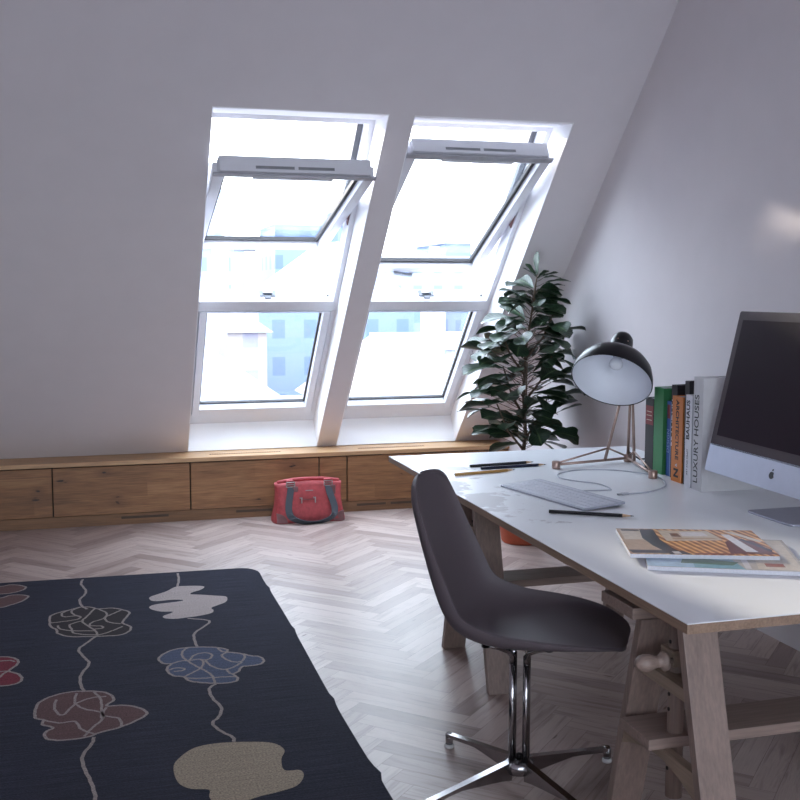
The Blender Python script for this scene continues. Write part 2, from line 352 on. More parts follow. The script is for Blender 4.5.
RUG_BLOBS=[('white',[[0.213,5.265],[0.247,5.303],[0.301,5.353],[0.349,5.422],[0.41,5.422],[0.47,5.405],[0.489,5.376],[0.463,5.33],[0.426,5.301],[0.41,5.267],[0.455,5.245],[0.52,5.21],[0.572,5.18],[0.576,5.132],[0.56,5.081],[0.519,5.041],[0.486,5.006],[0.492,4.961],[0.477,4.922],[0.423,4.895],[0.366,4.884],[0.31,4.877],[0.265,4.898],[0.259,4.936],[0.297,4.973],[0.303,4.994],[0.255,5.008],[0.214,5.054],[0.204,5.101],[0.238,5.136],[0.305,5.147],[0.355,5.157],[0.365,5.176],[0.307,5.192],[0.249,5.187],[0.217,5.208]],[]),('blue',[[0.207,4.352],[0.228,4.401],[0.273,4.445],[0.331,4.456],[0.396,4.445],[0.452,4.422],[0.488,4.385],[0.484,4.358],[0.514,4.336],[0.547,4.311],[0.572,4.282],[0.605,4.262],[0.615,4.211],[0.596,4.174],[0.556,4.164],[0.52,4.162],[0.5,4.112],[0.477,4.088],[0.488,4.045],[0.477,4.009],[0.433,3.999],[0.388,4.012],[0.343,4.032],[0.306,4.061],[0.287,4.112],[0.252,4.132],[0.232,4.187],[0.235,4.238],[0.251,4.271],[0.224,4.283],[0.209,4.319]],[[[0.331,4.452],[0.307,4.413],[0.302,4.347],[0.318,4.288],[0.346,4.217],[0.375,4.157],[0.396,4.091],[0.398,4.013]],[[0.451,4.418],[0.464,4.368],[0.487,4.351],[0.528,4.328],[0.548,4.289],[0.529,4.229],[0.494,4.228],[0.465,4.279],[0.459,4.325],[0.487,4.351]],[[0.251,4.271],[0.291,4.296],[0.325,4.293],[0.368,4.296],[0.377,4.25],[0.361,4.192],[0.327,4.15],[0.29,4.111]],[[0.325,4.293],[0.352,4.355],[0.396,4.37],[0.42,4.336],[0.402,4.286],[0.367,4.29]],[[0.387,4.284],[0.401,4.212],[0.437,4.156],[0.471,4.155],[0.502,4.183],[0.528,4.218]],[[0.232,4.197],[0.264,4.219],[0.297,4.204],[0.289,4.182],[0.255,4.181]],[[0.289,4.101],[0.334,4.079],[0.394,4.072],[0.454,4.065],[0.48,4.057]],[[0.457,4.151],[0.465,4.102],[0.477,4.088]]]),('dark',[[-0.241,4.994],[-0.24,5.076],[-0.203,5.122],[-0.157,5.152],[-0.11,5.183],[-0.062,5.169],[-0.03,5.131],[0.034,5.128],[0.081,5.085],[0.111,5.034],[0.093,4.955],[0.076,4.878],[0.108,4.816],[0.103,4.753],[0.064,4.706],[-0.002,4.708],[-0.075,4.721],[-0.148,4.741],[-0.2,4.801],[-0.206,4.853],[-0.234,4.913]],[[[-0.046,5.141],[-0.077,5.03],[-0.099,4.954],[-0.076,4.881],[-0.042,4.794],[-0.032,4.724]],[[-0.157,5.152],[-0.191,5.105],[-0.181,5.046],[-0.131,5.046],[-0.108,5.025],[-0.123,4.988],[-0.198,4.969],[-0.236,4.966]],[[-0.03,5.131],[0.009,5.048],[-0.007,4.969],[-0.053,4.928],[-0.065,4.878],[-0.016,4.856],[-0.012,4.824],[-0.046,4.821]],[[0.073,5.079],[0.032,5.028],[0.001,4.981],[0.015,4.909],[0.068,4.867]],[[-0.204,4.918],[-0.191,4.862],[-0.135,4.82],[-0.046,4.795]],[[-0.099,4.96],[-0.152,4.916],[-0.143,4.848],[-0.127,4.78],[-0.032,4.734],[0.029,4.774],[0.075,4.826]],[[-0.11,5.183],[-0.148,5.136],[-0.14,5.076],[-0.108,5.025]]]),('brown',[[-0.248,3.897],[-0.239,3.985],[-0.192,4.041],[-0.126,4.065],[-0.048,4.049],[0.003,4.012],[0.024,3.942],[-0.004,3.888],[0.061,3.876],[0.114,3.831],[0.134,3.775],[0.1,3.726],[0.035,3.675],[-0.027,3.651],[-0.067,3.623],[-0.147,3.619],[-0.198,3.646],[-0.205,3.702],[-0.181,3.736],[-0.218,3.774],[-0.215,3.815],[-0.242,3.837]],[[[-0.109,4.044],[-0.113,3.95],[-0.08,3.88],[-0.026,3.835],[-0.016,3.773],[-0.057,3.687],[-0.077,3.631]],[[-0.18,4.0],[-0.182,3.908],[-0.153,3.841],[-0.113,3.934],[-0.059,3.981],[-0.003,3.982]],[[-0.22,3.817],[-0.162,3.772],[-0.11,3.771],[-0.088,3.696],[-0.047,3.644]],[[-0.048,4.043],[-0.025,3.972],[-0.02,3.893],[-0.021,3.775]],[[-0.004,3.873],[-0.015,3.802],[0.037,3.758],[0.046,3.685]]]),('beige',[[0.194,3.303],[0.213,3.368],[0.268,3.438],[0.341,3.456],[0.433,3.443],[0.521,3.41],[0.552,3.345],[0.531,3.278],[0.527,3.197],[0.574,3.184],[0.577,3.138],[0.545,3.081],[0.484,3.056],[0.426,3.042],[0.377,3.023],[0.332,3.024],[0.293,3.043],[0.283,3.082],[0.286,3.127],[0.234,3.148],[0.201,3.2]],[]),('red',[[-0.417,4.546],[-0.383,4.536],[-0.354,4.506],[-0.341,4.466],[-0.348,4.419],[-0.37,4.363],[-0.335,4.323],[-0.315,4.268],[-0.322,4.221],[-0.352,4.201],[-0.39,4.202],[-0.43,4.232],[-0.469,4.321],[-0.472,4.485],[-0.45,4.533]],[[[-0.44,4.498],[-0.413,4.494],[-0.373,4.49],[-0.355,4.469]],[[-0.442,4.373],[-0.403,4.366],[-0.37,4.363]],[[-0.37,4.363],[-0.388,4.338],[-0.398,4.301],[-0.42,4.268]]]),('brown',[[-0.596,5.667],[-0.507,5.666],[-0.449,5.686],[-0.385,5.632],[-0.389,5.573],[-0.438,5.529],[-0.496,5.522],[-0.586,5.559]],[]),('brown',[[-0.575,5.443],[-0.49,5.447],[-0.435,5.488],[-0.36,5.45],[-0.384,5.362],[-0.436,5.307],[-0.476,5.281],[-0.564,5.332]],[])]
RUG_STRINGS=[[[-0.105,5.694],[-0.112,5.603],[-0.088,5.476],[-0.094,5.392],[-0.115,5.314],[-0.104,5.202],[-0.078,5.142]],[[-0.036,4.723],[-0.08,4.628],[-0.109,4.553],[-0.085,4.446],[-0.066,4.364],[-0.095,4.244],[-0.096,4.14],[-0.081,4.052]],[[-0.047,3.617],[-0.052,3.566],[-0.081,3.475],[-0.075,3.379],[-0.056,3.283],[-0.042,3.174],[-0.046,3.095]],[[0.378,5.687],[0.375,5.559],[0.358,5.422]],[[0.364,4.867],[0.444,4.82],[0.45,4.77],[0.38,4.651],[0.368,4.566],[0.37,4.459]],[[0.399,4.0],[0.371,3.957],[0.373,3.86],[0.394,3.761],[0.376,3.677],[0.349,3.628],[0.368,3.554],[0.402,3.49],[0.401,3.452]]]

# ------------------------------------------------------------------ room shell
TH = math.radians(45.5); CT, ST = math.cos(TH), math.sin(TH)
def SL(q):      # slope coordinates: x, s up the slope, d outward -> world
    x, s, d = q
    return (x, 7.33 - s*CT + d*ST, .42 + s*ST + d*CT)
XL, XR, YB, ZC = -2.3, 2.80, -4.2, 3.45
WIN = [(.570, 1.465), (1.598, 2.487)]
STOP = 2.775
WT = .36        # wall thickness of the slope

def struct(o): o['kind'] = 'structure'; return o

def build_floor():
    W = .0813; L = 6*W
    bm = bmesh.new(); uv = bm.loops.layers.uv.new('plank'); rnd = random.Random(3)
    x0, x1, y0, y1 = XL, XR, YB, 7.60
    tone = bm.faces.layers.float.new('tone'); g = .0005
    bx = [bm.verts.new(p) for p in ((x0, y0, -.0015), (x1, y0, -.0015), (x1, y1, -.0015), (x0, y1, -.0015))]
    base = bm.faces.new(bx); base.material_index = 1
    for pv in [((x0, y0), (x1, y0)), ((x1, y0), (x1, y1)), ((x1, y1), (x0, y1)), ((x0, y1), (x0, y0))]:
        (ax, ay), (cx, cy) = pv
        q = [bm.verts.new(p) for p in ((ax, ay, -.0015), (ax, ay, -.12), (cx, cy, -.12), (cx, cy, -.0015))]
        f = bm.faces.new(q); f.material_index = 1
    q = [bm.verts.new(p) for p in ((x0, y0, -.12), (x0, y1, -.12), (x1, y1, -.12), (x1, y0, -.12))]
    bm.faces.new(q).material_index = 1
    R2 = math.sqrt(.5)
    def clip(poly, ax, lim, sgn):
        out = []
        for i in range(len(poly)):
            a, b = poly[i], poly[(i+1) % len(poly)]
            da, db = sgn*(a[ax]-lim), sgn*(b[ax]-lim)
            if da >= 0: out.append(a)
            if (da >= 0) != (db >= 0):
                t = da/(da-db); out.append(tuple(a[k]+(b[k]-a[k])*t for k in range(4)))
        return out
    for c in range(-12, 13):
        for k in range(-180, 160):
            for typ in (0, 1):
                oa, ob = k*W + c*L, k*W - c*L
                if typ == 0: r = (oa+g, ob+g, oa+L-g, ob+W-g)
                else: r = (oa-W+g, ob+g, oa-g, ob+L-g)
                cs = [(r[0], r[1]), (r[2], r[1]), (r[2], r[3]), (r[0], r[3])]
                poly = []
                off = (rnd.random()*40, rnd.random()*40); tn = rnd.random()
                for a, b in cs:
                    X = (a-b)*R2+1.24; Y = (a+b)*R2+.6
                    u, v = ((a-oa), (b-ob)) if typ == 0 else ((b-ob), (a-oa))
                    poly.append((X, Y, u+off[0], v+off[1]))
                for ax, lim, sg in ((0, x0, 1), (0, x1, -1), (1, y0, 1), (1, y1, -1)):
                    poly = clip(poly, ax, lim, sg)
                    if len(poly) < 3: break
                if len(poly) < 3: continue
                f = bm.faces.new([bm.verts.new((p[0], p[1], 0)) for p in poly])
                f[tone] = tn
                for lp, p in zip(f.loops, poly): lp[uv].uv = (p[2], p[3])
                f.normal_update()
                if f.normal.z < 0: f.normal_flip()
    me = bpy.data.meshes.new('floor'); bm.to_mesh(me); bm.free()
    me.materials.append(M['floor']); me.materials.append(M['joint'])
    o = bpy.data.objects.new('floor', me); C.objects.link(o); return struct(o)
build_floor()

# sloped window wall with the two openings and their linings
w = MB(); top_s = (ZC+.1-.42)/ST
def strip(x0, x1):
    y_low = 7.33 + .42*ST/ST*0
    poly = [(7.33, .42), SL((0, top_s, 0))[1:], SL((0, top_s, WT))[1:], (7.33+WT/ST, .42)]
    w.prism([(q[0], q[1]) for q in poly], 'X', x0, x1, M['wall'])
strip(XL-.2, WIN[0][0]); strip(WIN[0][1], WIN[1][0]); strip(WIN[1][1], XR)
for a, b in WIN:
    P = lambda s, d: SL((0, s, d))[1:]
    # above: soffit running level out to the frame
    w.prism([P(STOP, 0), P(top_s, 0), P(top_s, WT), P(2.60, WT), P(2.60, .2)], 'X', a, b, M['wall'])
    # below: upright lining behind the bench
    w.prism([(7.33, .42), P(.045, .2), P(.045, WT), (7.33+WT/ST, .42)], 'X', a, b, M['wall'])
w.box((XL-.2, 7.6, -.12), (XR, 7.33+WT/ST, .42), M['wall'])
struct(w.build('wall_front'))
ln = MB()
for i, (a, b) in enumerate(WIN):
    P = lambda s, d: SL((0, s, d))[1:]
    e = .004
    ln.prism([P(0, 0), P(STOP, 0), P(2.6, .2), P(.045, .2)], 'X', a, a+e, M['lining'])
    ln.prism([P(0, 0), P(STOP, 0), P(2.6, .2), P(.045, .2)], 'X', b-e, b, M['lining'])
    ln.prism([P(STOP, .0), P(2.6, .2), P(2.596, .2), P(STOP-.006, .0)], 'X', a+e, b-e, M['lining'])
    ln.prism([P(0, 0), P(.045, .2), P(.051, .2), P(.006, 0)], 'X', a+e, b-e, M['lining'])
struct(ln.build('trim_1'))

w = MB(); w.box((XR, YB, -.12), (XR+.2, 7.9, ZC+1.0), M['wall']); struct(w.build('wall_right'))
w = MB(); w.box((XL-.2, YB, -.12), (XL, 7.6, ZC), M['wall']); struct(w.build('wall_left'))
# back wall behind the camera, with a window band added for ambient light
WB = (-2.0, 2.5, .7, 3.0)
w = MB()
w.box((XL-.2, YB-.2, -.12), (WB[0], YB, ZC), M['wall']); w.box((WB[1], YB-.2, -.12), (XR+.2, YB, ZC), M['wall'])
w.box((WB[0], YB-.2, -.12), (WB[1], YB, WB[2]), M['wall']); w.box((WB[0], YB-.2, WB[3]), (WB[1], YB, ZC), M['wall'])
struct(w.build('wall_back'))
win = thing('window_5', 'wide white window band added behind the viewer for ambient light', 'window', ((WB[0]+WB[1])/2, YB-.1, WB[2]), kind='structure')
m_ = MB(); I3 = lambda q: (q[0], YB-.1-q[2], q[1])
for k in range(3):
    xa = WB[0]+(WB[1]-WB[0])*k/3; xb = WB[0]+(WB[1]-WB[0])*(k+1)/3
    m_.box((xa, YB-.14, WB[2]), (xa+.05, YB-.08, WB[3]), M['win_white']); m_.box((xb-.05, YB-.14, WB[2]), (xb, YB-.08, WB[3]), M['win_white'])
    m_.box((xa+.05, YB-.14, WB[2]), (xb-.05, YB-.08, WB[2]+.05), M['win_white']); m_.box((xa+.05, YB-.14, WB[3]-.05), (xb-.05, YB-.08, WB[3]), M['win_white'])
m_.build('frame', win)
for k in range(3):
    xa = WB[0]+(WB[1]-WB[0])*k/3; xb = WB[0]+(WB[1]-WB[0])*(k+1)/3
    m_ = MB(); m_.box((xa+.051, YB-.112, WB[2]+.051), (xb-.051, YB-.108, WB[3]-.051), M['glass']); m_.build('glass_pane', win)
w = MB(); w.box((XL-.2, YB-.2, ZC), (XR, SL((0, top_s, 0))[1]+.3, ZC+.15), M['wall']); struct(w.build('ceiling'))

# ------------------------------------------------------------------ roof windows
def fr(x0, x1, s0, s1, d0, d1, wl, wr, wb, wt, mb, m, f=SL, bev=0):
    """rectangular ring; wl.. = member widths"""
    mb.box((x0, s0, d0), (x0+wl, s1, d1), m, f, bev); mb.box((x1-wr, s0, d0), (x1, s1, d1), m, f, bev)
    mb.box((x0+wl, s0, d0), (x1-wr, s0+wb, d1), m, f, bev); mb.box((x0+wl, s1-wt, d0), (x1-wr, s1, d1), m, f, bev)
PIV_S, PIV_D = 1.895, .225
num = 0
for wi, (a, b) in enumerate(WIN):
    a += .004; b -= .004
    ang = math.radians((31.3, 18.9)[wi])
    ca, sa = math.cos(ang), math.sin(ang)
    def SH(q):
        x, p, t = q
        return SL((x, PIV_S + p*ca + t*sa, PIV_D - p*sa + t*ca))
    # ---- upper opening window
    num += 1
    win = thing('window_%d' % num, ('left upper roof window swung wide open on its centre pivot', 'right upper roof window tilted partly open on its centre pivot')[wi], 'roof window', SL(((a+b)/2, 1.17, .2)), kind='structure')
    f_ = MB()
    fr(a, b, 1.152, 2.60, .2, .31, .008, .030, .080, .035, f_, M['win_white'])
    fo = f_.build('frame', win)
    c_ = MB()
    for xa, xb in ((b-.062, b-.001),):
        c_.box((xa, 1.96, .312), (xb, 2.565, .35), M['clad'], SL)
    c_.box((a+.004, 2.56, .312), (b-.062, 2.60, .35), M['clad'], SL)
    c_.build('outer_cladding', win)
    x0, x1 = a+.012, b-.038
    s_ = MB(); H = .67
    s_.box((x0, -H, 0), (x0+.055, H-.03, .068), M['win_white'], SH, .002)
    s_.box((x1-.055, -H, 0), (x1, H-.03, .068), M['win_white'], SH, .002)
    s_.box((x0+.055, -H, 0), (x1-.055, -H+.055, .068), M['win_white'], SH, .002)
    s_.box((x0+.022, H-.055, .001), (x1-.022, H-.004, .085), M['win_white'], SH, .003)
    s_.box((x0-.004, H-.032, -.008), (x1+.004, H+.004, .004), M['lip'], SH, .001)
    sash = s_.build('sash', win)
    v_ = MB()
    v_.box((x0+.026, H-.003, .006), (x1-.026, H+.018, .088), M['win_white'], SH, .004)
    v_.box((x0+.20, H-.054, -.010), (x1-.22, H-.034, .001), M['win_white'], SH, .002)
    vb = v_.build('ventilation_flap', sash)
    v2 = MB(); xm = (x0+x1)/2
    v2.box((x0+.21, H+.0175, .022), (xm-.01, H+.0195, .037), M['vent_slot'], SH)
    v2.box((xm+.01, H+.0175, .022), (x1-.22, H+.0195, .037), M['vent_slot'], SH)
    v2.build('vent_slot', vb)
    g_ = MB(); fr(x0+.050, x1-.050, -H+.050, H-.05, .040, .064, .024, .024, .022, .012, g_, M['gasket'], SH)
    g_.build('gasket', sash)
    g_ = MB(); g_.box((x0+.052, -H+.052, .056), (x1-.052, H-.053, .060), M['glass'], SH)
    g_.build('glass_pane', sash)
    h_ = MB(); hx = x0+.276
    h_.box((hx+.08, -H-.022, .004), (hx+.15, -H+.002, .02), M['handle'], SH, .003)
    if wi == 0: h_.box((hx-.02, -H-.052, .0), (hx+.125, -H-.036, .016), M['handle'], SH, .003)
    else: h_.hexa([(hx-.03, -H-.0, -.022), (hx+.10, -H-.030, -.022), (hx+.10, -H-.030, -.004), (hx-.03, -H-.0, -.004), (hx-.03, -H+.02, -.022), (hx+.10, -H-.01, -.022), (hx+.10, -H-.01, -.004), (hx-.03, -H+.02, -.004)], M['handle'], SH)
    h_.box((hx+.09, -H-.05, .003), (hx+.115, -H-.002, .014), M['handle'], SH)
    tag(h_.build('handle', sash), 'metal handle hanging from the bottom of the open sash')
    k_ = MB(); kx = a+.40
    k_.box((kx, 1.231, .245), (kx+.10, 1.240, .295), M['handle'], SL, .002)
    k_.box((kx+.02, 1.239, .255), (kx+.08, 1.256, .275), M['chrome_matt'], SL, .003)
    k_.box((kx+.03, 1.2315, .225), (kx+.07, 1.241, .245), M['vent_slot'], SL, .002)
    k_.build('lock_catch', win)
    sc_ = MB(); sc_.box((b-.062, 1.231, .245), (b-.054, 1.243, .253), M['gasket'], SL); sc_.build('screw', win)
    # pivot hinges
    p_ = MB()
    for xx in (b-.037,): p_.box((xx, PIV_S-.05, .215), (xx+.006, PIV_S+.05, .245), M['bag_dark'], SL)
    p_.build('pivot_hinge', win)
    # ---- fixed lower window
    num += 1
    win = thing('window_%d' % num, ('left lower fixed roof window just above the oak bench', 'right lower fixed roof window beside the plant')[wi], 'roof window', SL(((a+b)/2, .05, .2)), kind='structure')
    f_ = MB(); fr(a, b, .052, 1.150, .2, .31, .029, .029, .098, .003, f_, M['win_white']); f_.build('frame', win)
    s_ = MB(); fr(a+.034, b-.034, .155, 1.146, .193, .30, .044, .044, .052, .005, s_, M['win_white'], bev=.002)
    sash = s_.build('sash', win)
    g_ = MB(); fr(a+.074, b-.074, .203, 1.144, .244, .262, .015, .015, .014, .010, g_, M['gasket']); g_.build('gasket', sash)
    g_ = MB(); g_.box((a+.076, .205, .253), (b-.076, 1.140, .258), M['glass'], SL); g_.build('glass_pane', sash)

# ------------------------------------------------------------------ oak bench along the window wall
BX0, BX1, BY = XL+.002, XR-.002, 7.058
bench = thing('storage_bench', 'long low oak storage bench running under the roof windows', 'bench', (.3, 7.3, 0))
b_ = MB(); b_.box((BX0, BY-.006, .391), (BX1, 7.595, .419), M['oak_top'], bev=.002); b_.build('bench_top', bench)
b_ = MB()
b_.box((BX0, BY+.02, .07), (BX1, 7.59, .3905), M['shadowgap']); b_.build('carcass', bench)
b_ = MB(); b_.box((BX0, BY+.003, .001), (BX1, BY+.03, .071), M['oak_dark']); pl = b_.build('plinth', bench)
for xa, xb in ((-1.0, -.7), (.12, .42), (.86, 1.10), (1.685, 1.89), (1.925, 2.13), (2.2, 2.4)):
    b_ = MB(); b_.box((xa, BY+.0015, .038), (xb, BY+.004, .054), M['vent_dark']); b_.build('vent_slot', pl)
seams = [BX0, -2.02, -1.157, -.297, .564, 1.423, 1.617, 2.478, BX1]
for i, (xa, xb) in enumerate(zip(seams, seams[1:])):
    b_ = MB(); b_.box((xa+.004, BY, .074), (xb-.004, BY+.02, .384), M['oak'], bev=.0015)
    o = b_.build('drawer_front' if xb-xa > .4 else 'filler_panel', bench)
for xa, xb in ((.70, 1.18), (1.72, 2.20)):     # air grilles let into the top
    b_ = MB(); b_.box((xa, 7.155, .4185), (xb, 7.185, .4200), M['oak'])
    n = int((xb-xa)/.016)
    for k in range(n): b_.box((xa+.004+k*.016, 7.158, .4198), (xa+.011+k*.016, 7.182, .4204), M['shadowgap'])
    b_.build('air_grille', bench)

# ------------------------------------------------------------------ rug
rug = MB()
def rugz(p, z): return (p[0], p[1], z)
def outline():
    pts = [(-.95, 2.25)]
    y = 2.25
    n = 60
    for i in range(n+1):
        y = 2.25+(5.44-2.25)*i/n; xx = .800
        for yc, am in ((5.25, .010), (4.55, .012), (3.70, .014), (3.10, .014)):
            q = (y-yc)/.05; xx += am*math.exp(-q*q)*(1 if q > 0 else .2)
        pts.append((xx+.004*math.sin(y*3), y))
    for i in range(7):
        t = i/6*PI/2; pts.append((.70+.10*math.cos(t), 5.58+.13*math.sin(t)))
    pts.append((-.95, 5.755)); return pts
rug.prism(outline(), 'Z', .0005, .012, RUG['base'])
def crom(p, n=5, closed=True):
    out = []; N = len(p)
    rng = range(N) if closed else range(N-1)
    for i in rng:
        if closed: a, b, c, d = p[i-1], p[i], p[(i+1) % N], p[(i+2) % N]
        else: a, b, c, d = p[max(i-1, 0)], p[i], p[i+1], p[min(i+2, N-1)]
        for k in range(n):
            t = k/n
            out.append(tuple(.5*((2*b[j])+(-a[j]+c[j])*t+(2*a[j]-5*b[j]+4*c[j]-d[j])*t*t+(-a[j]+3*b[j]-3*c[j]+d[j])*t**3) for j in (0, 1)))
    if not closed: out.append(tuple(p[-1]))
    return out
def ribbon(p, z, wd, m, closed=False):
    i0 = rug.mi(m); n = len(p); L = []
    for i in range(n):
        a = Vector(p[i-1] if (closed or i) else p[0]); b = Vector(p[(i+1) % n] if (closed or i < n-1) else p[-1])
        t = (b-a); t = t.normalized() if t.length > 1e-6 else Vector((1, 0)); nn = Vector((-t.y, t.x))*wd/2
        jit = .0012*math.sin(i*2.1)
        q = Vector(p[i])+nn.normalized()*jit
        L.append((rug.bm.verts.new((*(q+nn), z)), rug.bm.verts.new((*(q-nn), z))))
    for i in range(n if closed else n-1):
        A, B = L[i], L[(i+1) % n]
        f = rug.bm.faces.new((A[0], A[1], B[1], B[0])); f.material_index = i0
XMIN = -.948
for kind, poly, lines in RUG_BLOBS:
    p = crom([(max(q[0], XMIN), q[1]) for q in poly], 4)
    vs = [rug.bm.verts.new((*q, .0132)) for q in p]
    f = rug.bm.faces.new(vs); f.normal_update()
    if f.normal.z < 0: f.normal_flip()
    f.material_index = rug.mi(RUG[kind]); bmesh.ops.triangulate(rug.bm, faces=[f])
    if kind not in ('white', 'beige'): ribbon(p, .0138, .011, RUG['line'], True)
    for l in lines: ribbon(crom(l, 5, False), .0139, .010, RUG['line'])
for l in RUG_STRINGS: ribbon(crom(l, 5, False), .0137, .012, RUG['line'])
r_ = rug.build('rug', recalc=False)
for p in r_.data.polygons:
    pass
tag(r_, 'dark navy rug with flower blobs joined by wavy lines, lying on the parquet', 'rug')
# ------------------------------------------------------------------ desk
DX0, DY0, DX1, DY1, DZ = 1.345, 2.226, 2.62, 4.97, .707
desk = thing('desk', 'large pale mottled desktop with plywood edge resting on two wooden trestles', 'desk', ((DX0+DX1)/2, (DY0+DY1)/2, DZ-.027))
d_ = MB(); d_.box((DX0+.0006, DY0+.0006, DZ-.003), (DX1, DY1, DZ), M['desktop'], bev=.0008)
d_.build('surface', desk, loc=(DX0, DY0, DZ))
d_ = MB(); d_.box((DX0, DY0, DZ-.0265), (DX1, DY1, DZ-.003), M['ply']); d_.build('panel', desk)
d_ = MB(); d_.box((DX0+.004, 2.505, .632), (2.30, 2.69, .663), M['beech_x'], bev=.002); d_.build('batten', desk)
d_ = MB(); d_.box((DX0+.05, 2.53, .6632), (2.25, 2.66, DZ-.0268), M['beech_x']); d_.build('spacer', desk)

def trestle(cy, label):
    t = thing('trestle', label, 'trestle', (1.8, cy, 0), 'wooden trestles under the desk')
    X0, X1 = 1.372, 2.20; ztop = DZ-.0268
    for xa in (X0, X1-.097):
        for sg in (-1, 1):
            zt = ztop if sg < 0 else (.6318 if cy < 3 else ztop)
            def yo(z): return cy + sg*(.29 - (.29-.115)*z/.66)
            l = MB(); th = .030
            ya0, yb0 = yo(0), yo(0)-sg*th; ya1, yb1 = yo(zt), yo(zt)-sg*th
            if sg < 0: y00, y01, y10, y11 = ya0, yb0, ya1, yb1
            else: y00, y01, y10, y11 = yb0, ya0, yb1, ya1
            l.hexa([(xa, y00, 0), (xa+.097, y00, 0), (xa+.097, y01, 0), (xa, y01, 0), (xa, y10, zt), (xa+.097, y10, zt), (xa+.097, y11, zt), (xa, y11, zt)], M['beech_z'], bev=.002)
            l.build('leg', t)
        yin = lambda z: .29-.03-(.29-.115)*z/.66
        c = MB(); za, zb = .488, .520
        c.hexa([(xa+.003, cy-yin(za), za), (xa+.094, cy-yin(za), za), (xa+.094, cy+yin(za), za), (xa+.003, cy+yin(za), za), (xa+.003, cy-yin(zb), zb), (xa+.094, cy-yin(zb), zb), (xa+.094, cy+yin(zb), zb), (xa+.003, cy+yin(zb), zb)], M['beech_y'], bev=.0015)
        c.build('cross_bar', t)
        # lower stretcher with an arched underside
        c = MB(); top = .326; N = 10; pts = []
        for k in range(N+1):
            u = -1+2*k/N; zz = .300-.045*u*u; pts.append((cy+u*yin(zz), zz))
        pts += [(cy+yin(top), top), (cy-yin(top), top)]
        c.prism(pts, 'X', xa+.002, xa+.028, M['beech_y']); c.build('stretcher', t)
        # height post with peg holes, collar and turned knob
        px, py = xa+.056, cy+.005
        p = MB(); p.tube([(px, py, .18 if 1 else 0), (px, py, ztop)], .0215, M['beech_z'], 20)
        po = p.build('height_post', t)
        for z in (.26, .30, .42, .46, .60):
            p = MB(); p.lathe([(.005, 0), (.005, .002)], M['shadowgap'], (px-.022, py-.004, z), (-1, 0, 0), 10); p.build('peg_hole', po)
        p = MB(); p.box((px-.030, py-.032, .540), (px+.030, py+.032, .583), M['beech_y'], bev=.002); p.build('collar', t)
        sx = -1 if xa < 1.8 else 1
        k = MB(); kz = .560
        k.lathe([(.007, .0), (.007, .018), (.024, .019), (.026, .026), (.020, .034), (.014, .040), (.016, .050), (.021, .064), (.023, .078), (.020, .092), (.012, .102), (.002, .106)], M['beech_x'], (px+sx*.030, py-.03, kz), (sx, 0, 0), 24)
        k.build('knob', t)
    s = MB(); s.box((1.334, cy-.028, .3265), (X1+.03, cy+.130, .3555), M['beech_x'], bev=.002)
    s.build('shelf', t)
    if 1:   # rail joining the two ends near the top
        s = MB(); s.box((X0+.086, cy-.05, ztop-.045), (X1-.086, cy-.022, ztop), M['beech_x'], bev=.001); s.build('rail', t)
trestle(2.405, 'wooden A-frame trestle with turned knob under the near end of the desk')
trestle(3.925, 'wooden A-frame trestle behind the grey chair, under the far half of the desk')

# ------------------------------------------------------------------ chair
hx, hy = 1.19, 2.896; PHI = math.radians(-32)
chair = thing('swivel_chair', 'grey-brown plastic shell chair on a polished four-star base pulled up to the desk', 'chair', (hx, hy, 0))
F = Vector((math.cos(PHI), math.sin(PHI), 0)); Sd = Vector((math.sin(PHI), -math.cos(PHI), 0))
def CH(f, s, z): return Vector((hx, hy, 0)) + F*(f+.018) + Sd*s + Vector((0, 0, z))
prof = [  # forward, height, half width, edge rise, edge forward pull
    (.296, .500, .060, .000, .000), (.290, .503, .120, .003, .000), (.268, .508, .160, .010, -.006), (.225, .510, .203, .020, -.008),
    (.150, .506, .234, .034, -.004), (.060, .498, .250, .050, 0), (-.040, .492, .251, .064, .004),
    (-.120, .502, .248, .070, .020), (-.180, .530, .244, .062, .040), (-.218, .575, .240, .046, .056),
    (-.246, .640, .236, .026, .064), (-.268, .710, .229, .012, .060), (-.290, .790, .218, .004, .050),
    (-.308, .855, .204, .000, .044), (-.318, .895, .190, 0, .038), (-.322, .920, .173, 0, .033), (-.325, .937, .146, 0, .026), (-.3265, .947, .110, 0, .018), (-.327, .952, .068, 0, .009), (-.3275, .954, .015, 0, 0)]
def interp(P, n):
    out = []
    for i in range(len(P)-1):
        a, b, c, d = P[max(i-1, 0)], P[i], P[i+1], P[min(i+2, len(P)-1)]
        for k in range(n):
            t = k/n; out.append(tuple(.5*((2*b[j])+(-a[j]+c[j])*t+(2*a[j]-5*b[j]+4*c[j]-d[j])*t*t+(-a[j]+3*b[j]-3*c[j]+d[j])*t**3) for j in range(len(b))))
    out.append(P[-1]); return out
pp = interp(prof, 3); NV = 24
me = bmesh.new(); rows = []
for f, z, hw, er, ef in pp:
    row = []
    for k in range(NV+1):
        u = -1+2*k/NV
        e = abs(u)**2.6
        row.append(me.verts.new(CH(f+ef*e, hw*math.sin(u*PI/2*.96)/math.sin(PI/2*.96), z+er*e)))
    rows.append(row)
for A, B in zip(rows, rows[1:]):
    for k in range(NV): me.faces.new((A[k], A[k+1], B[k+1], B[k])).smooth = True
bmesh.ops.recalc_face_normals(me, faces=me.faces[:])
mm = bpy.data.meshes.new('seat_shell'); me.to_mesh(mm); me.free(); mm.materials.append(M['shell'])
sh = bpy.data.objects.new('seat_shell', mm); C.objects.link(sh); attach(sh, chair)
so = sh.modifiers.new('thick', 'SOLIDIFY'); so.thickness = .010; so.offset = 0
bv = sh.modifiers.new('edge', 'BEVEL'); bv.width = .003; bv.segments = 2; bv.limit_method = 'ANGLE'
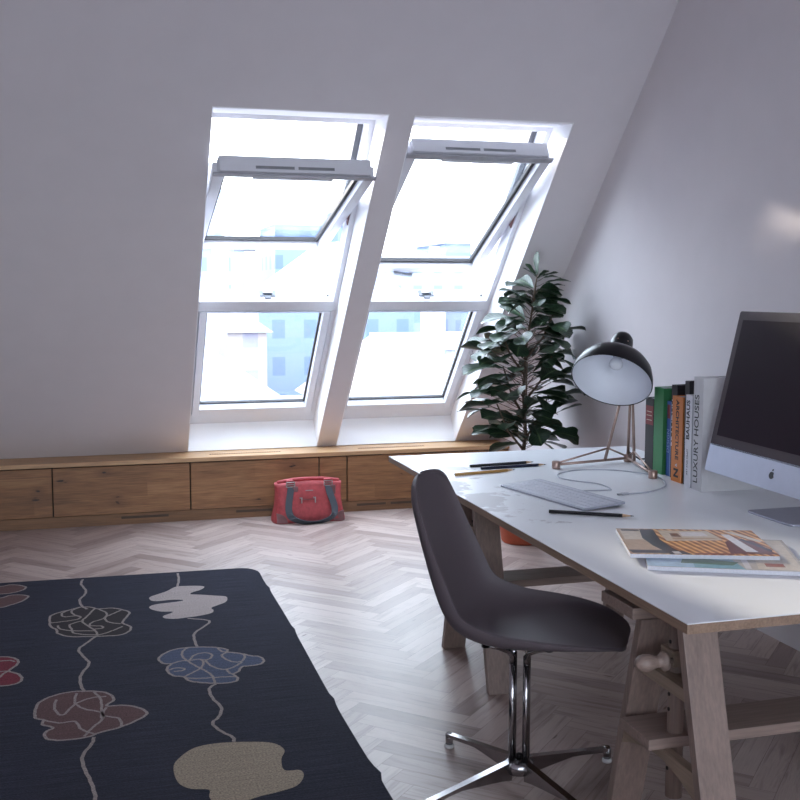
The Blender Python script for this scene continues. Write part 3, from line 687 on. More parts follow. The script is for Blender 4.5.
A0 = math.radians(17)
c_ = MB()
c_.lathe([(.012, .052), (.038, .060), (.044, .075), (.044, .092), (.030, .100), (.012, .104)], M['chrome'], (hx, hy, 0))
hub = c_.build('hub', chair)
c_ = MB(); c_.lathe([(.006, .104), (.010, .106), (.010, .116), (.004, .118)], M['black_metal'], (hx, hy, 0), seg=6); c_.build('hub_bolt', hub)
for k in range(4):
    a = A0+k*PI/2; dr = Vector((math.cos(a), math.sin(a), 0)); sd = Vector((-math.sin(a), math.cos(a), 0)); o = Vector((hx, hy, 0))
    c_ = MB(); N = 9; R0, R1 = .030, .362
    top = []; bot = []
    for i in range(N+1):
        t = i/N; r = R0+(R1-R0)*t
        zt = .102-.052*t; zb = .046+.020*math.sin(min(t, 1)*PI*.5) - .030*t*0
        zb = min(zt-.016, .040+.022*t**.6 if t < .8 else .058-.03*(t-.8)*0)
        top.append((r, zt)); bot.append((r, max(zb, .030)))
    for i in range(N):
        (ra, za), (rb, zb2) = top[i], top[i+1]; (_, la), (_, lb) = bot[i], bot[i+1]
        for (ua, ub, wa, wb, z1, z2, z3, z4) in ((0, 0, .0115, .0115, za-.010, zb2-.010, za, zb2), (0, 0, .005, .005, la, lb, za-.008, zb2-.008)):
            P = [o+dr*ra+sd*-wa+Vector((0, 0, z1)), o+dr*rb+sd*-wb+Vector((0, 0, z2)), o+dr*rb+sd*wb+Vector((0, 0, z2)), o+dr*ra+sd*wa+Vector((0, 0, z1)),
                 o+dr*ra+sd*-wa+Vector((0, 0, z3)), o+dr*rb+sd*-wb+Vector((0, 0, z4)), o+dr*rb+sd*wb+Vector((0, 0, z4)), o+dr*ra+sd*wa+Vector((0, 0, z3))]
            c_.hexa(P, M['chrome'])
    c_.lathe([(.012, .014), (.013, .030), (.013, .048), (.008, .053)], M['chrome'], o+dr*R1, seg=16)
    lg = c_.build('leg', chair)
    c_ = MB(); c_.lathe([(.013, 0), (.016, .003), (.016, .011), (.010, .014)], M['glide'], o+dr*R1, seg=16); c_.build('glide', lg)
for k in range(4):
    a = A0+k*PI/2; dr = Vector((math.cos(a), math.sin(a), 0)); o = Vector((hx, hy, 0))
    c_ = MB(); b0 = o+dr*.029
    c_.tube([b0+Vector((0, 0, .095)), b0+Vector((0, 0, .425))], .0098, M['chrome'], 14)
    c_.tube([b0+Vector((0, 0, .40)), b0+dr*.002+Vector((0, 0, .425)), b0+dr*.016+Vector((0, 0, .442)), b0+dr*.055+Vector((0, 0, .460)), b0+dr*.10+Vector((0, 0, .474))], [.0098, .0098, .0092, .008, .006], M['chrome'], 12)
    c_.build('column_tube', chair)
    c_ = MB(); c_.lathe([(.013, 0), (.013, .012), (.010, .016)], M['black_metal'], b0+dr*.10+Vector((0, 0, .470)), seg=16); c_.build('shell_mount', chair)
c_ = MB(); c_.box((hx-.03, hy-.03, .448), (hx+.03, hy+.03, .462), M['black_metal'], bev=.004); c_.build('mounting_plate', chair)

# ------------------------------------------------------------------ desk lamp
LZ = DZ
Lf, Rf, J = Vector((1.975, 4.41, 0)), Vector((2.27, 4.065, 0)), Vector((2.38, 4.50, 0))
lamp = thing('desk_lamp', 'black dome desk lamp with white inside on copper tripod legs', 'lamp', (2.23, 4.36, LZ))
def v(p, z): return Vector((p.x, p.y, LZ+z))
for p in (Lf, Rf, J):
    l = MB(); l.lathe([(.018, 0), (.019, .002), (.019, .032), (.017, .034)], M['copper'], v(p, 0), seg=24); l.build('foot', lamp)
apex = Vector((2.346, 4.42, 1.199))
B1 = Lf.lerp(J, .67); B3 = J.lerp(Rf, .27)
A1 = v(B1, .02).lerp(apex, .115); A3 = v(B3, .02).lerp(apex, .10)
for q, r in (((v(Lf, .018), v(J, .018)), .0062), ((v(Rf, .018), v(J, .018)), .0062)):
    l = MB(); l.tube(q, r, M['copper'], 12); l.build('base_rod', lamp)
for q in ((v(Lf, .024), A1, v(J, .024)), (v(Rf, .024), A3, v(J, .024))):
    l = MB(); l.tube([q[0], q[1]], .0042, M['copper'], 10); l.tube([q[1], q[2]], .0042, M['copper'], 10); l.build('brace', lamp)
for q in (v(B1, .016), v(J, .02), v(B3, .016)):
    l = MB(); l.tube([q, q.lerp(apex, .74)], [.0075, .0055], M['copper'], 12); l.build('leg', lamp)
cN = Vector((-.47, -.50, -.727)).normalized(); cC = Vector((2.172, 4.272, 1.112))
R = .180
ins = [(.175, 0), (.171, -.028), (.157, -.068), (.133, -.099), (.100, -.122), (.06, -.137), (.024, -.142)]
outp = [(.179, 0), (.176, -.031), (.162, -.074), (.138, -.106), (.105, -.130), (.075, -.144), (.058, -.152)]
l = MB(); l.lathe([(a, b) for a, b in ins], M['lamp_white'], cC, cN, 48, cap=False)
lin_ = l.build('shade_lining', lamp, recalc=False); smooth(lin_)
l = MB(); l.lathe([(.175, 0), (.1775, .003), (.179, 0)]+outp[1:]+[(.054, -.158), (.052, -.170), (.051, -.210), (.047, -.238), (.036, -.256), (.018, -.266), (.003, -.268)], M['lamp_black'], cC, cN, 48, cap=False)
sh_ = l.build('lamp_shade', lamp, recalc=False); smooth(sh_); attach(lin_, sh_)
def perp():
    u = cN.cross(Vector((0, 0, 1))).normalized(); return u, cN.cross(u)
U_, W_ = perp()
side = Vector((-.45, -.89, 0)); side = (side - cN*side.dot(cN)).normalized(); sd2 = cN.cross(side)
for k in (-.45, .45):
    l = MB(); dd = (side*math.cos(k)+sd2*math.sin(k)); l.lathe([(.0035, 0), (.0035, .003)], M['copper'], cC-cN*.200+dd*.0505, dd, 10); l.build('vent_hole', sh_)
l = MB(); l.tube([cC-cN*.266, cC-cN*.280], .003, M['copper'], 8); l.build('finial', sh_)
l = MB(); l.lathe([(.018, -.139), (.018, -.125), (.022, -.115), (.028, -.104), (.030, -.092), (.026, -.080), (.014, -.073), (.002, -.071)], M['bulb'], cC, cN, 24); l.build('bulb', lamp)
cb = MB(); cb.tube([v(J, .05)+Vector((.0, 0, 0)), Vector((2.42, 4.46, LZ+.016)), Vector((2.46, 4.39, LZ+.03)), Vector((2.51, 4.345, LZ+.05)), Vector((2.56, 4.37, LZ+.03)), Vector((2.59, 4.45, LZ+.006)), Vector((2.605, 4.6, LZ+.005))], .004, M['cable_dark'], 8)
cb.build('power_cord', lamp)

# ------------------------------------------------------------------ books
RA = math.atan(.065/.488)
def book(nm, label, yn, yf, xs, h, dep, cover, pages=None, lean=0):
    """yn..yf along the row, spine at x = xs facing the chair"""
    ang = math.radians(-2.0)
    piv = Vector((xs, yn, DZ))
    R_ = Matrix.Rotation(ang, 4, 'Z'); t = yf-yn
    def T(q): return piv + (R_ @ Vector(q))
    o = thing(nm, label, 'book', piv, 'books standing on the desk')
    m = MB(); c = .003; wd = dep
    m.box((0, 0, .0), (wd, c, h), cover, T, .0008); m.box((0, t-c, .0), (wd, t, h), cover, T, .0008)
    m.box((-.001, 0, 0), (.004, t, h), cover, T, .0012)
    m.build('cover', o)
    m = MB(); m.box((.0042, c+.0003, .003), (wd-.004, t-c-.0003, h-.004), M['paper'], T); m.build('page_block', o)
    return o, T, R_, t
def spine_text(o, T, R_, s, size, m, along, z0, down=False, bold=0):
    """lettering on the spine, reading upward (or downward)"""
    # text x axis -> +z (up) or -z (down); text normal -> -x (towards the chair)
    if not down: M4 = Matrix(((0, 0, -1, 0), (0-0, 1, 0, 0), (1, 0, 0, 0), (0, 0, 0, 1)))
    else: M4 = Matrix(((0, 0, -1, 0), (0, -1, 0, 0), (-1, 0, 0, 0), (0, 0, 0, 1)))
    base = Matrix.Translation(T((-.0014, along, z0))) @ R_
    return lettering('title_lettering', s, size, m, base @ M4, o, .0003, bold)
B_ = {}
for k, c, r in (('b_black', (30, 28, 32), .45), ('b_green', (56, 128, 78), .5), ('b_blue', (50, 92, 164), .45), ('b_orange', (204, 124, 62), .5), ('b_white', (206, 206, 212), .5), ('b_grey', (190, 189, 192), .5), ('b_red', (128, 46, 50), .5), ('b_tan', (172, 148, 110), .6), ('b_pale', (150, 176, 216), .5), ('b_ink', (26, 24, 26), .5), ('b_gold', (206, 190, 170), .5)):
    B_[k] = plain(k[2:]+'_book_cloth', c, r, var=.03)
def patch(o, T, name, a, b, m):
    q = MB(); q.box(a, b, m, T); return q.build(name, o)
o, T, R_, t = book('book', 'black book with a dark red spine label, farthest in the row beside the lamp', 4.222, 4.30, 2.355, .325, .20, B_['b_black'])
patch(o, T, 'spine_label', (-.0018, .003, .205), (-.0009, t-.003, .29), B_['b_red'])
for z in (.225, .245, .262): patch(o, T, 'label_line', (-.0024, .015, z), (-.0017, t-.015, z+.003), B_['b_gold'])
o, T, R_, t = book('book', 'tall green book between the black and the blue one', 4.13, 4.216, 2.350, .378, .24, B_['b_green'])
o, T, R_, t = book('book', 'slim blue book standing between the tall green one and a black one', 4.075, 4.122, 2.362, .325, .22, B_['b_blue'])
patch(o, T, 'spine_edge', (-.0015, -.0008, .002), (.03, .012, .323), B_['b_pale'])
patch(o, T, 'spine_emblem', (-.0018, .016, .25), (-.0009, t-.006, .31), B_['b_red'])
spine_text(o, T, R_, 'DESIGN', .03, B_['b_pale'], .03, .10)
o, T, R_, t = book('book', 'black book with bold white lettering behind the orange one', 4.02, 4.070, 2.352, .400, .27, B_['b_black'])
spine_text(o, T, R_, 'BRANDUN', .042, B_['b_white'], .028, .135, bold=.0008)
patch(o, T, 'price_strip', (-.0018, .016, .03), (-.0009, .034, .10), B_['b_white'])
o, T, R_, t = book('book', 'orange book titled ARCHITECTURE on its spine', 3.915, 4.005, 2.318, .360, .16, B_['b_orange'])
spine_text(o, T, R_, 'ARCHITECTURE', .035, B_['b_ink'], .045, .345, True, .0008)
spine_text(o, T, R_, 'N', .052, B_['b_ink'], .045, .018, False, .002)
spine_text(o, T, R_, '&', .024, B_['b_white'], .045, .064, False)
patch(o, T, 'cover_cloth', (.012, -.0008, 0.001), (.158, .0002, .359), B_['b_tan'])
o, T, R_, t = book('book', 'tall black book between the orange one and the white one', 3.868, 3.905, 2.318, .430, .24, B_['b_black'])
spine_text(o, T, R_, 'MODERN', .026, B_['b_white'], .018, .25, True)
o, T, R_, t = book('book', 'slim white book titled BAUHAUS on its spine', 3.812, 3.862, 2.298, .378, .25, B_['b_white'])
spine_text(o, T, R_, 'BAUHAUS', .036, B_['b_ink'], .028, .195, bold=.0008)
spine_text(o, T, R_, 'ART AND CRAFT', .014, B_['b_ink'], .028, .05)
o, T, R_, t = book('book', 'tall thick pale grey book titled LUXURY HOUSES, nearest the computer', 3.728, 3.803, 2.296, .455, .40, B_['b_grey'])
spine_text(o, T, R_, 'LUXURY HOUSES', .046, B_['b_ink'], .045, .028, bold=.0004)

# ------------------------------------------------------------------ computer
comp = thing('desktop_computer', 'all-in-one desktop computer with black screen and silver chin at the right edge', 'computer', (2.36, 3.21, DZ))
tilt = math.radians(12.4); ct, st_ = math.cos(tilt), math.sin(tilt)
yaw = Matrix.Rotation(math.radians(-2.5), 4, 'Z')
MO = Vector((2.241, 3.208, .812))
def TM(q):      # local: y across, z up the panel, x depth behind the glass
    x, y, z = q
    return MO + (yaw @ Vector((x*ct + z*st_, y, z*ct - x*st_)))
HW, HH = .442, .628
def rrect(y0, y1, z0, z1, r, n=6, only_top=False):
    pts = []
    for (cy, cz, a0) in ((y1-r, z1-r, 0), (y0+r, z1-r, 90), (y0+r, z0+r, 180), (y1-r, z0+r, 270)):
        for k in range(n+1):
            a = math.radians(a0+90*k/n); pts.append((cy+r*math.cos(a), cz+r*math.sin(a)))
    return pts
m = MB(); m.prism(rrect(-HW, HW, 0, .108, .008), 'X', 0, .012, M['alu'], TM); ch = m.build('chin', comp)
m = MB(); m.prism(rrect(-HW, HW, .102, HH, .010), 'X', .0, .012, M['bezel'], TM); bz = m.build('bezel', comp)
m = MB(); m.prism(rrect(-HW+.034, HW-.034, .142, HH-.034, .001, 1), 'X', -.0012, .0002, M['screen'], TM); m.build('screen', bz)
m = MB()
ys = [-HW+.004, -.3, -.15, 0, .15, .3, HW-.004]
N = 12; ring0 = []
v0 = len(m.bm.verts)
grid = []
for i in range(N+1):
    row = []
    for k in range(N+1):
        y = (-1+2*i/N)*(HW-.003); z = .004+(HH-.008)*k/N
        e = (1-(2*i/N-1)**2)*(1-(2*k/N-1)**2)
        row.append(m.bm.verts.new((.012+.058*e**.6, y, z)))
    grid.append(row)
for i in range(N):
    for k in range(N): m.bm.faces.new((grid[i][k], grid[i+1][k], grid[i+1][k+1], grid[i][k+1])).smooth = True
m._fin(v0, 0, M['alu'], TM); m.build('back_shell', comp)
# fruit mark with a bite and a leaf, on the chin
m = MB(); prof_a = []
for k in range(40):
    a = 2*PI*k/40; r = .0145*(1+.10*math.cos(2*a)-.10*abs(math.cos(a))**.7*(1 if math.sin(a) > 0 else .4))
    y = r*math.cos(a)*.98; z = r*math.sin(a)*1.02
    if abs(math.cos(a)) < .25 and math.sin(a) > 0: z -= .0022*(1-abs(math.cos(a))/.25)
    dy, dz = y-(-.0175), z-.002
    dd = math.hypot(dy, dz)
    if dd < .0072: y, z = -.0175+dy/dd*.0072, .002+dz/dd*.0072
    prof_a.append((y, z+.052))
m.prism(prof_a, 'X', -.0009, .0002, M['mark'], TM)
lf = [(-.0005+.0085*t_*.75 - .0*0 + (.0032*math.sin(PI*t_))*sg*.9, .052+.0145+.0085*t_ - (.0032*math.sin(PI*t_))*sg*.6) for sg, rng in ((1, [i/6 for i in range(7)]), (-1, [1-i/6 for i in range(1, 6)])) for t_ in rng]
lf = [(-(a), b) for a, b in lf]
m.prism(lf, 'X', -.0009, .0002, M['mark'], TM)
m.build('logo_mark', ch)
# stand: foot plate and curved neck
m = MB(); Y0, Y1 = 3.078, 3.342
m.prism([(x, y) for x, y in rrect(2.243, 2.50, Y0, Y1, .022)], 'Z', DZ, DZ+.007, M['alu_dark'], bev=.0015); m.build('stand_foot', comp)
m = MB(); P = []
for k in range(9):
    t_ = k/8; P.append((2.492+.006*t_-.10*t_**2*.8, DZ+.007+.36*t_))
poly = P + [(x+.012, z) for x, z in P[::-1]]
m.prism(poly, 'Y', Y0+.012, Y1-.012, M['alu_dark']); m.build('stand_neck', comp)

# ------------------------------------------------------------------ keyboard
kc = Vector((1.722, 3.804, DZ)); kd = Vector((.118, -.586, 0)).normalized(); kw = Vector((-kd.y, kd.x, 0))   # kw towards the back (+x)
if kw.x < 0: kw = -kw
KL, KW = .565, .195
kb = thing('keyboard', 'slim silver keyboard with white keys beside the black pencil', 'keyboard', kc)
def TK(q):
    l, w_, z = q
    return kc + kd*l + kw*w_ + Vector((0, 0, z + .004 + .010*(w_/KW+.5)*1.0))
m = MB()
m.prism([(a, b) for a, b in rrect(-KL/2, KL/2, -KW/2, KW/2, .010)], 'Z', -.003, .003, M['kb_body'], TK); m.build('body', kb)
m = MB(); m.tube([TK((-KL/2+.02, KW/2-.02, -.006)), TK((KL/2-.02, KW/2-.02, -.006))], .006, M['kb_body'], 10); m.build('rear_foot', kb)
rows = [(14, None)]*1
pitchx = (KL-.016)/15.0; ph = (KW-.016)/6
def key(l0, l1, w0, w1):
    m = MB(); m.box((l0+.0018, w0+.0018, .003), (l1-.0018, w1-.0018, .0048), M['key'], TK, .0006); m.build('key', kb)
for r in range(6):
    w1 = KW/2-.008-r*ph*1.0; w0 = w1-ph*(.72 if r == 0 else 1)
    # letter block, then a small block of keys at the near end
    x = -KL/2+.008
    lay = {0: [1]*15, 1: [1]*13+[2], 2: [1.5]+[1]*12+[1.5], 3: [1.8]+[1]*11+[2.2], 4: [2.3]+[1]*10+[1.7, 1], 5: [1, 1, 1, 1.3, 5, 1.3, 1.4, 1, 1, 1]}[r]
    for kwid in lay:
        if x + kwid*pitchx > KL/2-.006: break
        key(x, x+kwid*pitchx, w0, w1); x += kwid*pitchx

# ------------------------------------------------------------------ pencils
def pencil(a, b, label, body, nm='pencil', tip='end'):
    o = thing(nm, label, 'pencil', (a[0], a[1], DZ), 'pencils on the desk')
    A, B = Vector((*a, DZ+.0066)), Vector((*b, DZ+.0066)); d = (B-A); L = d.length; d.normalize()
    m = MB(); m.tube([A, A+d*(L-.040)], .0066, body, 6)
    for p in m.bm.faces: p.smooth = False
    m.build('barrel', o)
    m = MB(); m.tube([A+d*(L-.0402), A+d*(L-.012)], [.0062, .0024], M['pencil_wood'], 12); m.build('sharpened_cone', o)
    m = MB(); m.tube([A+d*(L-.012), B], [.0024, .0006], M['lead'], 10); m.build('lead_point', o)
    return o
pencil((1.613, 4.545), (1.937, 4.580), 'black pencil, farthest of the pencils towards the window', M['pencil_black'])
pencil((1.640, 4.474), (1.965, 4.496), 'dark navy pencil lying in front of the far black one', M['pencil_navy'])
pencil((1.474, 4.349), (1.773, 4.399), 'ochre yellow pencil near the chair-side edge of the desk', M['pencil_ochre'])
pencil((1.550, 3.516), (1.804, 3.356), 'black pencil lying in front of the keyboard', M['pencil_black'])

# ------------------------------------------------------------------ charging cable
cp = [[1.992, 3.76], [2.097, 3.775], [2.21, 3.86], [2.262, 3.95], [2.285, 4.01], [2.30, 4.12], [2.24, 4.24], [2.156, 4.31], [2.036, 4.33], [1.924, 4.263], [1.886, 4.168], [1.912, 4.085], [1.978, 3.993], [1.975, 3.880], [1.950, 3.850], [1.852, 3.868]]
cab = thing('charging_cable', 'thin pale charging cable looping in front of the lamp', 'cable', (2.0, 3.9, DZ))
cs = crom(cp, 5, False)
m = MB(); m.tube([(x, y, DZ+.0032) for x, y in cs], .0028, M['cable'], 8); m.build('wire', cab)
m = MB(); m.box((-.030, -.008, 0), (.004, .008, .008), M['cable'], lambda q: Vector((1.99, 3.76, DZ+.0004))+Matrix.Rotation(.14, 3, 'Z')@Vector(q), .002)
pg = m.build('plug', cab); m = MB()
m.box((-.046, -.0055, .0015), (-.030, .0055, .0065), M['chrome_matt'], lambda q: Vector((1.99, 3.76, DZ+.0004))+Matrix.Rotation(.14, 3, 'Z')@Vector(q)); m.build('plug_tip', pg)

# ------------------------------------------------------------------ magazines
PR = {}
for k, c in (('cream', (196, 184, 170)), ('brown', (120, 92, 82)), ('darkp', (46, 42, 54)), ('amber', (204, 138, 78)), ('rust', (138, 70, 46)), ('pale', (204, 200, 204)), ('redb', (104, 52, 48)), ('tan', (176, 150, 126)), ('teal', (120, 160, 176)), ('greenp', (74, 104, 82)), ('sand', (176, 168, 162)), ('bluep', (158, 184, 208))):
    PR[k] = plain(k+'_print', c, .3, var=.10, scale=60, coat=.2)
def slats():
    t = NT('timber_ceiling_print'); v_ = t.coord((9, .8, 0), 'Object', (0, 0, .3))
    wv = t.n.new('ShaderNodeTexWave'); wv.inputs['Scale'].default_value = 1.6; wv.inputs['Distortion'].default_value = .4; wv.inputs['Detail'].default_value = 0; t.link(v_, wv.inputs['Vector'])
    n = t.noise(t.coord((9, 9, 1)), 3, 3)
    c = t.mix(.35, t.ramp(wv.outputs['Fac'], [(0, lin((84, 38, 24))), (.5, lin((180, 104, 54))), (1, lin((240, 196, 132)))]), t.ramp(n, [(.35, lin((110, 50, 28))), (.7, lin((240, 186, 116)))]))
    t.link(c, t.b.inputs['Base Color']); t.b.inputs['Roughness'].default_value = .3; return t.m
PR['slats'] = slats()
def mag(label, fl, ang, wd, ht, z, cover):
    o = thing('magazine', label, 'magazine', (fl[0], fl[1], z))
    Rm = Matrix.Rotation(ang, 3, 'Z'); O = Vector((fl[0], fl[1], z))
    T = lambda q: O + Rm @ Vector(q)
    m = MB(); m.box((0, 0, .0), (wd, ht, .0125), M['paper'], T, .001); m.build('pages', o)
    m = MB()
    m.box((-.0006, -.0006, .0126), (wd+.0006, ht+.0006, .0135), PR[cover[0]], T)
    for i, (mt, poly) in enumerate(cover[1]):
        z1 = .0137+.00004*i
        vs = [m.bm.verts.new(T((x*wd, y*ht, z1))) for x, y in poly]
        f = m.bm.faces.new(vs); f.material_index = m.mi(PR[mt]); f.normal_update()
        if f.normal.z < 0: f.normal_flip()
    c = m.build('printed_cover', o, recalc=False, loc=(fl[0], fl[1], z))
    return o
mag('magazine with a pale printed cover lying under the other one', (1.498, 2.700), math.atan2(-.421, .907), .438, .39, DZ+.0005,
    ('sand', [('bluep', [(0, 0), (.3, 0), (.3, .30), (0, .30)]), ('teal', [(.3, 0), (.62, 0), (.55, .34), (.3, .34)]), ('greenp', [(.22, .12), (.55, .10), (.60, .2), (.4, .26), (.24, .24)]),
              ('cream', [(.70, .02), (.98, .02), (.98, .95), (.75, .95)]), ('rust', [(.76, .10), (.88, .10), (.88, .20), (.76, .20)]), ('pale', [(.62, .02), (.66, .02), (.66, .4), (.62, .4)])]))
mag('magazine with a warm timber interior on its cover, on top of the pale one', (1.492, 2.792), math.atan2(-.34, .94), .430, .335, DZ+.0146,
    ('slats', [('tan', [(0, 0), (.36, 0), (.20, .5), (.17, 1), (0, 1)]), ('cream', [(.02, .55), (.17, .55), (.17, .95), (.02, .95)]), ('darkp', [(0.02, .03), (.26, .03), (.24, .14), (.0, .14)]), ('darkp', [(.27, .0), (.38, .0), (.31, .25), (.27, .55), (.27, .98), (.17, .98), (.15, .6), (.19, .3)]), ('pale', [(.30, .01), (.35, .01), (.34, .10), (.29, .10)]),
               ('darkp', [(.37, 0), (.42, 0), (.37, .12), (.34, .12)]), ('darkp', [(.03, .90), (.16, .90), (.16, .96), (.03, .96)]),
               ('cream', [(.31, .50), (.72, .56), (.66, .94), (.30, .94)]), ('tan', [(.36, .56), (.69, .60), (.66, .66), (.37, .64)]), ('brown', [(.37, .68), (.44, .66), (.43, .82), (.37, .82)]), ('pale', [(.45, .70), (.64, .72), (.62, .88), (.45, .88)]),
               ('redb', [(.68, .05), (.99, .05), (.93, .55), (.80, .62), (.72, .5)]), ('pale', [(.80, .12), (.88, .12), (.80, .80), (.74, .80)]), ('cream', [(.78, .92), (.84, .92), (.99, .55), (.96, .5)]), ('darkp', [(.84, .60), (.86, .64), (.99, .2), (.97, .12)]), ('rust', [(.44, 0), (.70, 0), (.70, .05), (.44, .05)])]))
# ------------------------------------------------------------------ potted plant
PX, PY = 2.44, 5.93
plant = thing('potted_fig_plant', 'tall bushy fig plant with glossy dark leaves in a terracotta pot by the bench', 'plant', (PX, PY, 0))
m = MB(); m.lathe([(.115, 0), (.125, .01), (.160, .25), (.170, .255), (.172, .30), (.165, .302), (.150, .300), (.148, .26), (.10, .255)], M['terracotta'], (PX, PY, 0), seg=40); m.build('pot', plant)
m = MB(); m.lathe([(.149, .250), (.149, .268), (.08, .276), (.002, .278)], M['soil'], (PX, PY, 0), seg=32); m.build('soil', plant)
rp = random.Random(21)
stem_pts = [(PX, PY, .26), (PX-.01, PY, .45), (PX+.01, PY-.01, .65), (PX-.01, PY-.02, .9), (PX+.0, PY-.02, 1.15), (PX+.03, PY-.03, 1.36), (PX+.055, PY-.03, 1.54), (PX+.065, PY-.03, 1.60)]
m = MB(); m.tube(stem_pts, [.014, .013, .011, .0095, .008, .006, .005, .003], M['bark'], 10)
br = []
for (z0, az, ln_, rise) in ((.55, 200, .22, .30), (.62, 20, .20, .28), (.75, 110, .20, .30), (.85, 300, .22, .34), (.70, 250, .24, .40), (1.0, 190, .18, .30), (1.1, 350, .17, .28)):
    a = math.radians(az); p0 = Vector((PX, PY-.02, z0)); p1 = p0+Vector((math.cos(a)*ln_*.6, math.sin(a)*ln_*.6, rise*.45)); p2 = p0+Vector((math.cos(a)*ln_, math.sin(a)*ln_, rise))
    m.tube([p0, p1, p2], [.008, .006, .004], M['bark'], 8); br.append((p0, p1, p2))
m.build('stem', plant)
fb = MB(); uvl = fb.bm.loops.layers.uv.new('UVMap'); imat = fb.mi(M['leaf']); ibark = fb.mi(M['bark'])
XLIM = 2.785
def leaf(base, d, L, wd, droop, roll):
    """obovate leaf: grid bent down along its length, edges cupped"""
    d = d.normalized(); side = d.cross(Vector((0, 0, 1)))
    side = side.normalized() if side.length > .01 else Vector((1, 0, 0))
    up = side.cross(d)
    side = (side*math.cos(roll)+up*math.sin(roll)); up = side.cross(d)
    NL, NW = 9, 6; rows = []
    pos = Vector(base); dirv = d.copy(); st = L/NL
    for i in range(NL+1):
        t = i/NL
        wv = wd*1.22*max(.03, (max(t, .012)**.62)*max(0, 1-t**5)**.6*(.72+.45*t))
        row = []
        for k in range(NW+1):
            u = -1+2*k/NW
            p = pos + side*(u*wv) + up*(abs(u)**1.5*wv*.26 + .0022*math.sin(i*1.7+u*2.0)*abs(u))
            if p.x > XLIM: p.x = XLIM - .0
            row.append(fb.bm.verts.new(p))
        rows.append(row)
        pos = pos + dirv*st
        dirv = (dirv + Vector((0, 0, -1))*droop/NL).normalized()
        up = side.cross(dirv)
    for i in range(NL):
        for k in range(NW):
            f = fb.bm.faces.new((rows[i][k], rows[i][k+1], rows[i+1][k+1], rows[i+1][k])); f.smooth = True; f.material_index = imat
            for lp, (ii, kk) in zip(f.loops, ((i, k), (i, k+1), (i+1, k+1), (i+1, k))): lp[uvl].uv = (ii/NL, kk/NW)
def petiole(a, b):
    a, b = Vector(a), Vector(b); n0 = len(fb.bm.faces); fb.tube([a, (a+b)/2+Vector((0, 0, -.004)), b], .0019, M['bark'], 5)
def env(z):     # reach of the crown at a height
    pts = [(.50, .12), (.60, .26), (.72, .35), (.90, .40), (1.10, .40), (1.25, .38), (1.38, .32), (1.5, .19), (1.62, .08), (1.75, .04)]
    for (a, ra), (b, rb) in zip(pts, pts[1:]):
        if a <= z <= b: return ra+(rb-ra)*(z-a)/(b-a)
    return .05
def stem_at(z):
    for a, b in zip(stem_pts, stem_pts[1:]):
        if a[2] <= z <= b[2]:
            t = (z-a[2])/(b[2]-a[2]); return Vector(a).lerp(Vector(b), t)
    return Vector(stem_pts[-1])
N = 185
for i in range(N):
    z = .60+.94*(i+.5)/N; a = i*2.39996+rp.uniform(-.3, .3)
    if rp.random() < .12 and z > 1.2: continue
    R_e = env(z+.06)*rp.uniform(.45, 1.06)
    L = rp.uniform(.155, .225)*(1 if z < 1.35 else .85)
    r0 = max(.02, R_e-L*.9)
    el = rp.uniform(-.25, .6)
    c0 = stem_at(z-.02); hor = Vector((math.cos(a), math.sin(a), 0))
    base = c0 + hor*r0 + Vector((0, 0, r0*.25))
    petiole(c0 - Vector((0, 0, .02)), base)
    yawj = rp.uniform(-.5, .5); h2 = Vector((math.cos(a+yawj), math.sin(a+yawj), 0))
    leaf(base, h2*math.cos(el)+Vector((0, 0, math.sin(el))), L, L*rp.uniform(.29, .37), rp.uniform(.2, .85), rp.uniform(-.6, .6))
# top shoot, standing nearly upright
tp = Vector(stem_pts[-1])
for a, el, L in ((1.2, 1.25, .17), (3.4, .6, .12), (-.4, .35, .13), (5.0, .5, .11), (2.2, .9, .12)):
    leaf(tp - Vector((0, 0, .02)), Vector((math.cos(a)*math.cos(el), math.sin(a)*math.cos(el), math.sin(el))), L, L*.17, .25, .9 if el > 1 else .3)
for z, a, el, L in ((1.53, -.1, .25, .17), (1.50, -.9, .3, .15), (1.56, .3, .2, .14), (1.46, 3.0, .35, .17), (1.42, 3.5, .25, .18), (1.44, -.3, .0, .18)):
    c0 = stem_at(z); hor = Vector((math.cos(a), math.sin(a), 0)); b_0 = c0+hor*.05+Vector((0, 0, .02)); petiole(c0, b_0)
    leaf(b_0, hor*math.cos(el)+Vector((0, 0, math.sin(el))), L, L*.2, .45, rp.uniform(-.5, .5))
fb.build('foliage', plant, recalc=False)

# ------------------------------------------------------------------ handbag
bag = thing('handbag', 'red handbag with grey straps standing on the floor against the oak bench', 'bag', (1.31, 6.9, 0))
BCX, BCY = 1.312, 6.890
m = MB(); NX, NZ = 22, 12; hw0, hw1, dp0, dp1, hb = .245, .222, .105, .050, .262
ringsv = []
for k in range(NZ+1):
    t = k/NZ; z = hb*t; hw = hw0+(hw1-hw0)*t; dp = dp0+(dp1-dp0)*t**1.3
    if k == 0: hw *= .975; dp *= .93
    n = 48; ring = []
    for j in range(n):
        a = 2*PI*j/n; c, s_ = math.cos(a), math.sin(a); pw = .32
        x = hw*math.copysign(abs(c)**pw, c); y = dp*math.copysign(abs(s_)**(pw+.15), s_)
        wob = .006*math.sin(x*38+z*20)*math.sin(z*30+x*9)*(1 if abs(s_) > .2 else .3)
        pull = -.016*math.sin(PI*t)*(abs(x)/hw)**6*math.copysign(1, x)
        zz = z - (.010*(abs(x)/hw)**2*t if t > .8 else 0)
        ring.append(m.bm.verts.new((BCX+x+pull, BCY+y+wob*math.copysign(1, y), zz)))
    ringsv.append(ring)
mi_ = m.mi(M['bag'])
for A, B in zip(ringsv, ringsv[1:]):
    for j in range(48): m.bm.faces.new((A[j], A[(j+1) % 48], B[(j+1) % 48], B[j])).smooth = True
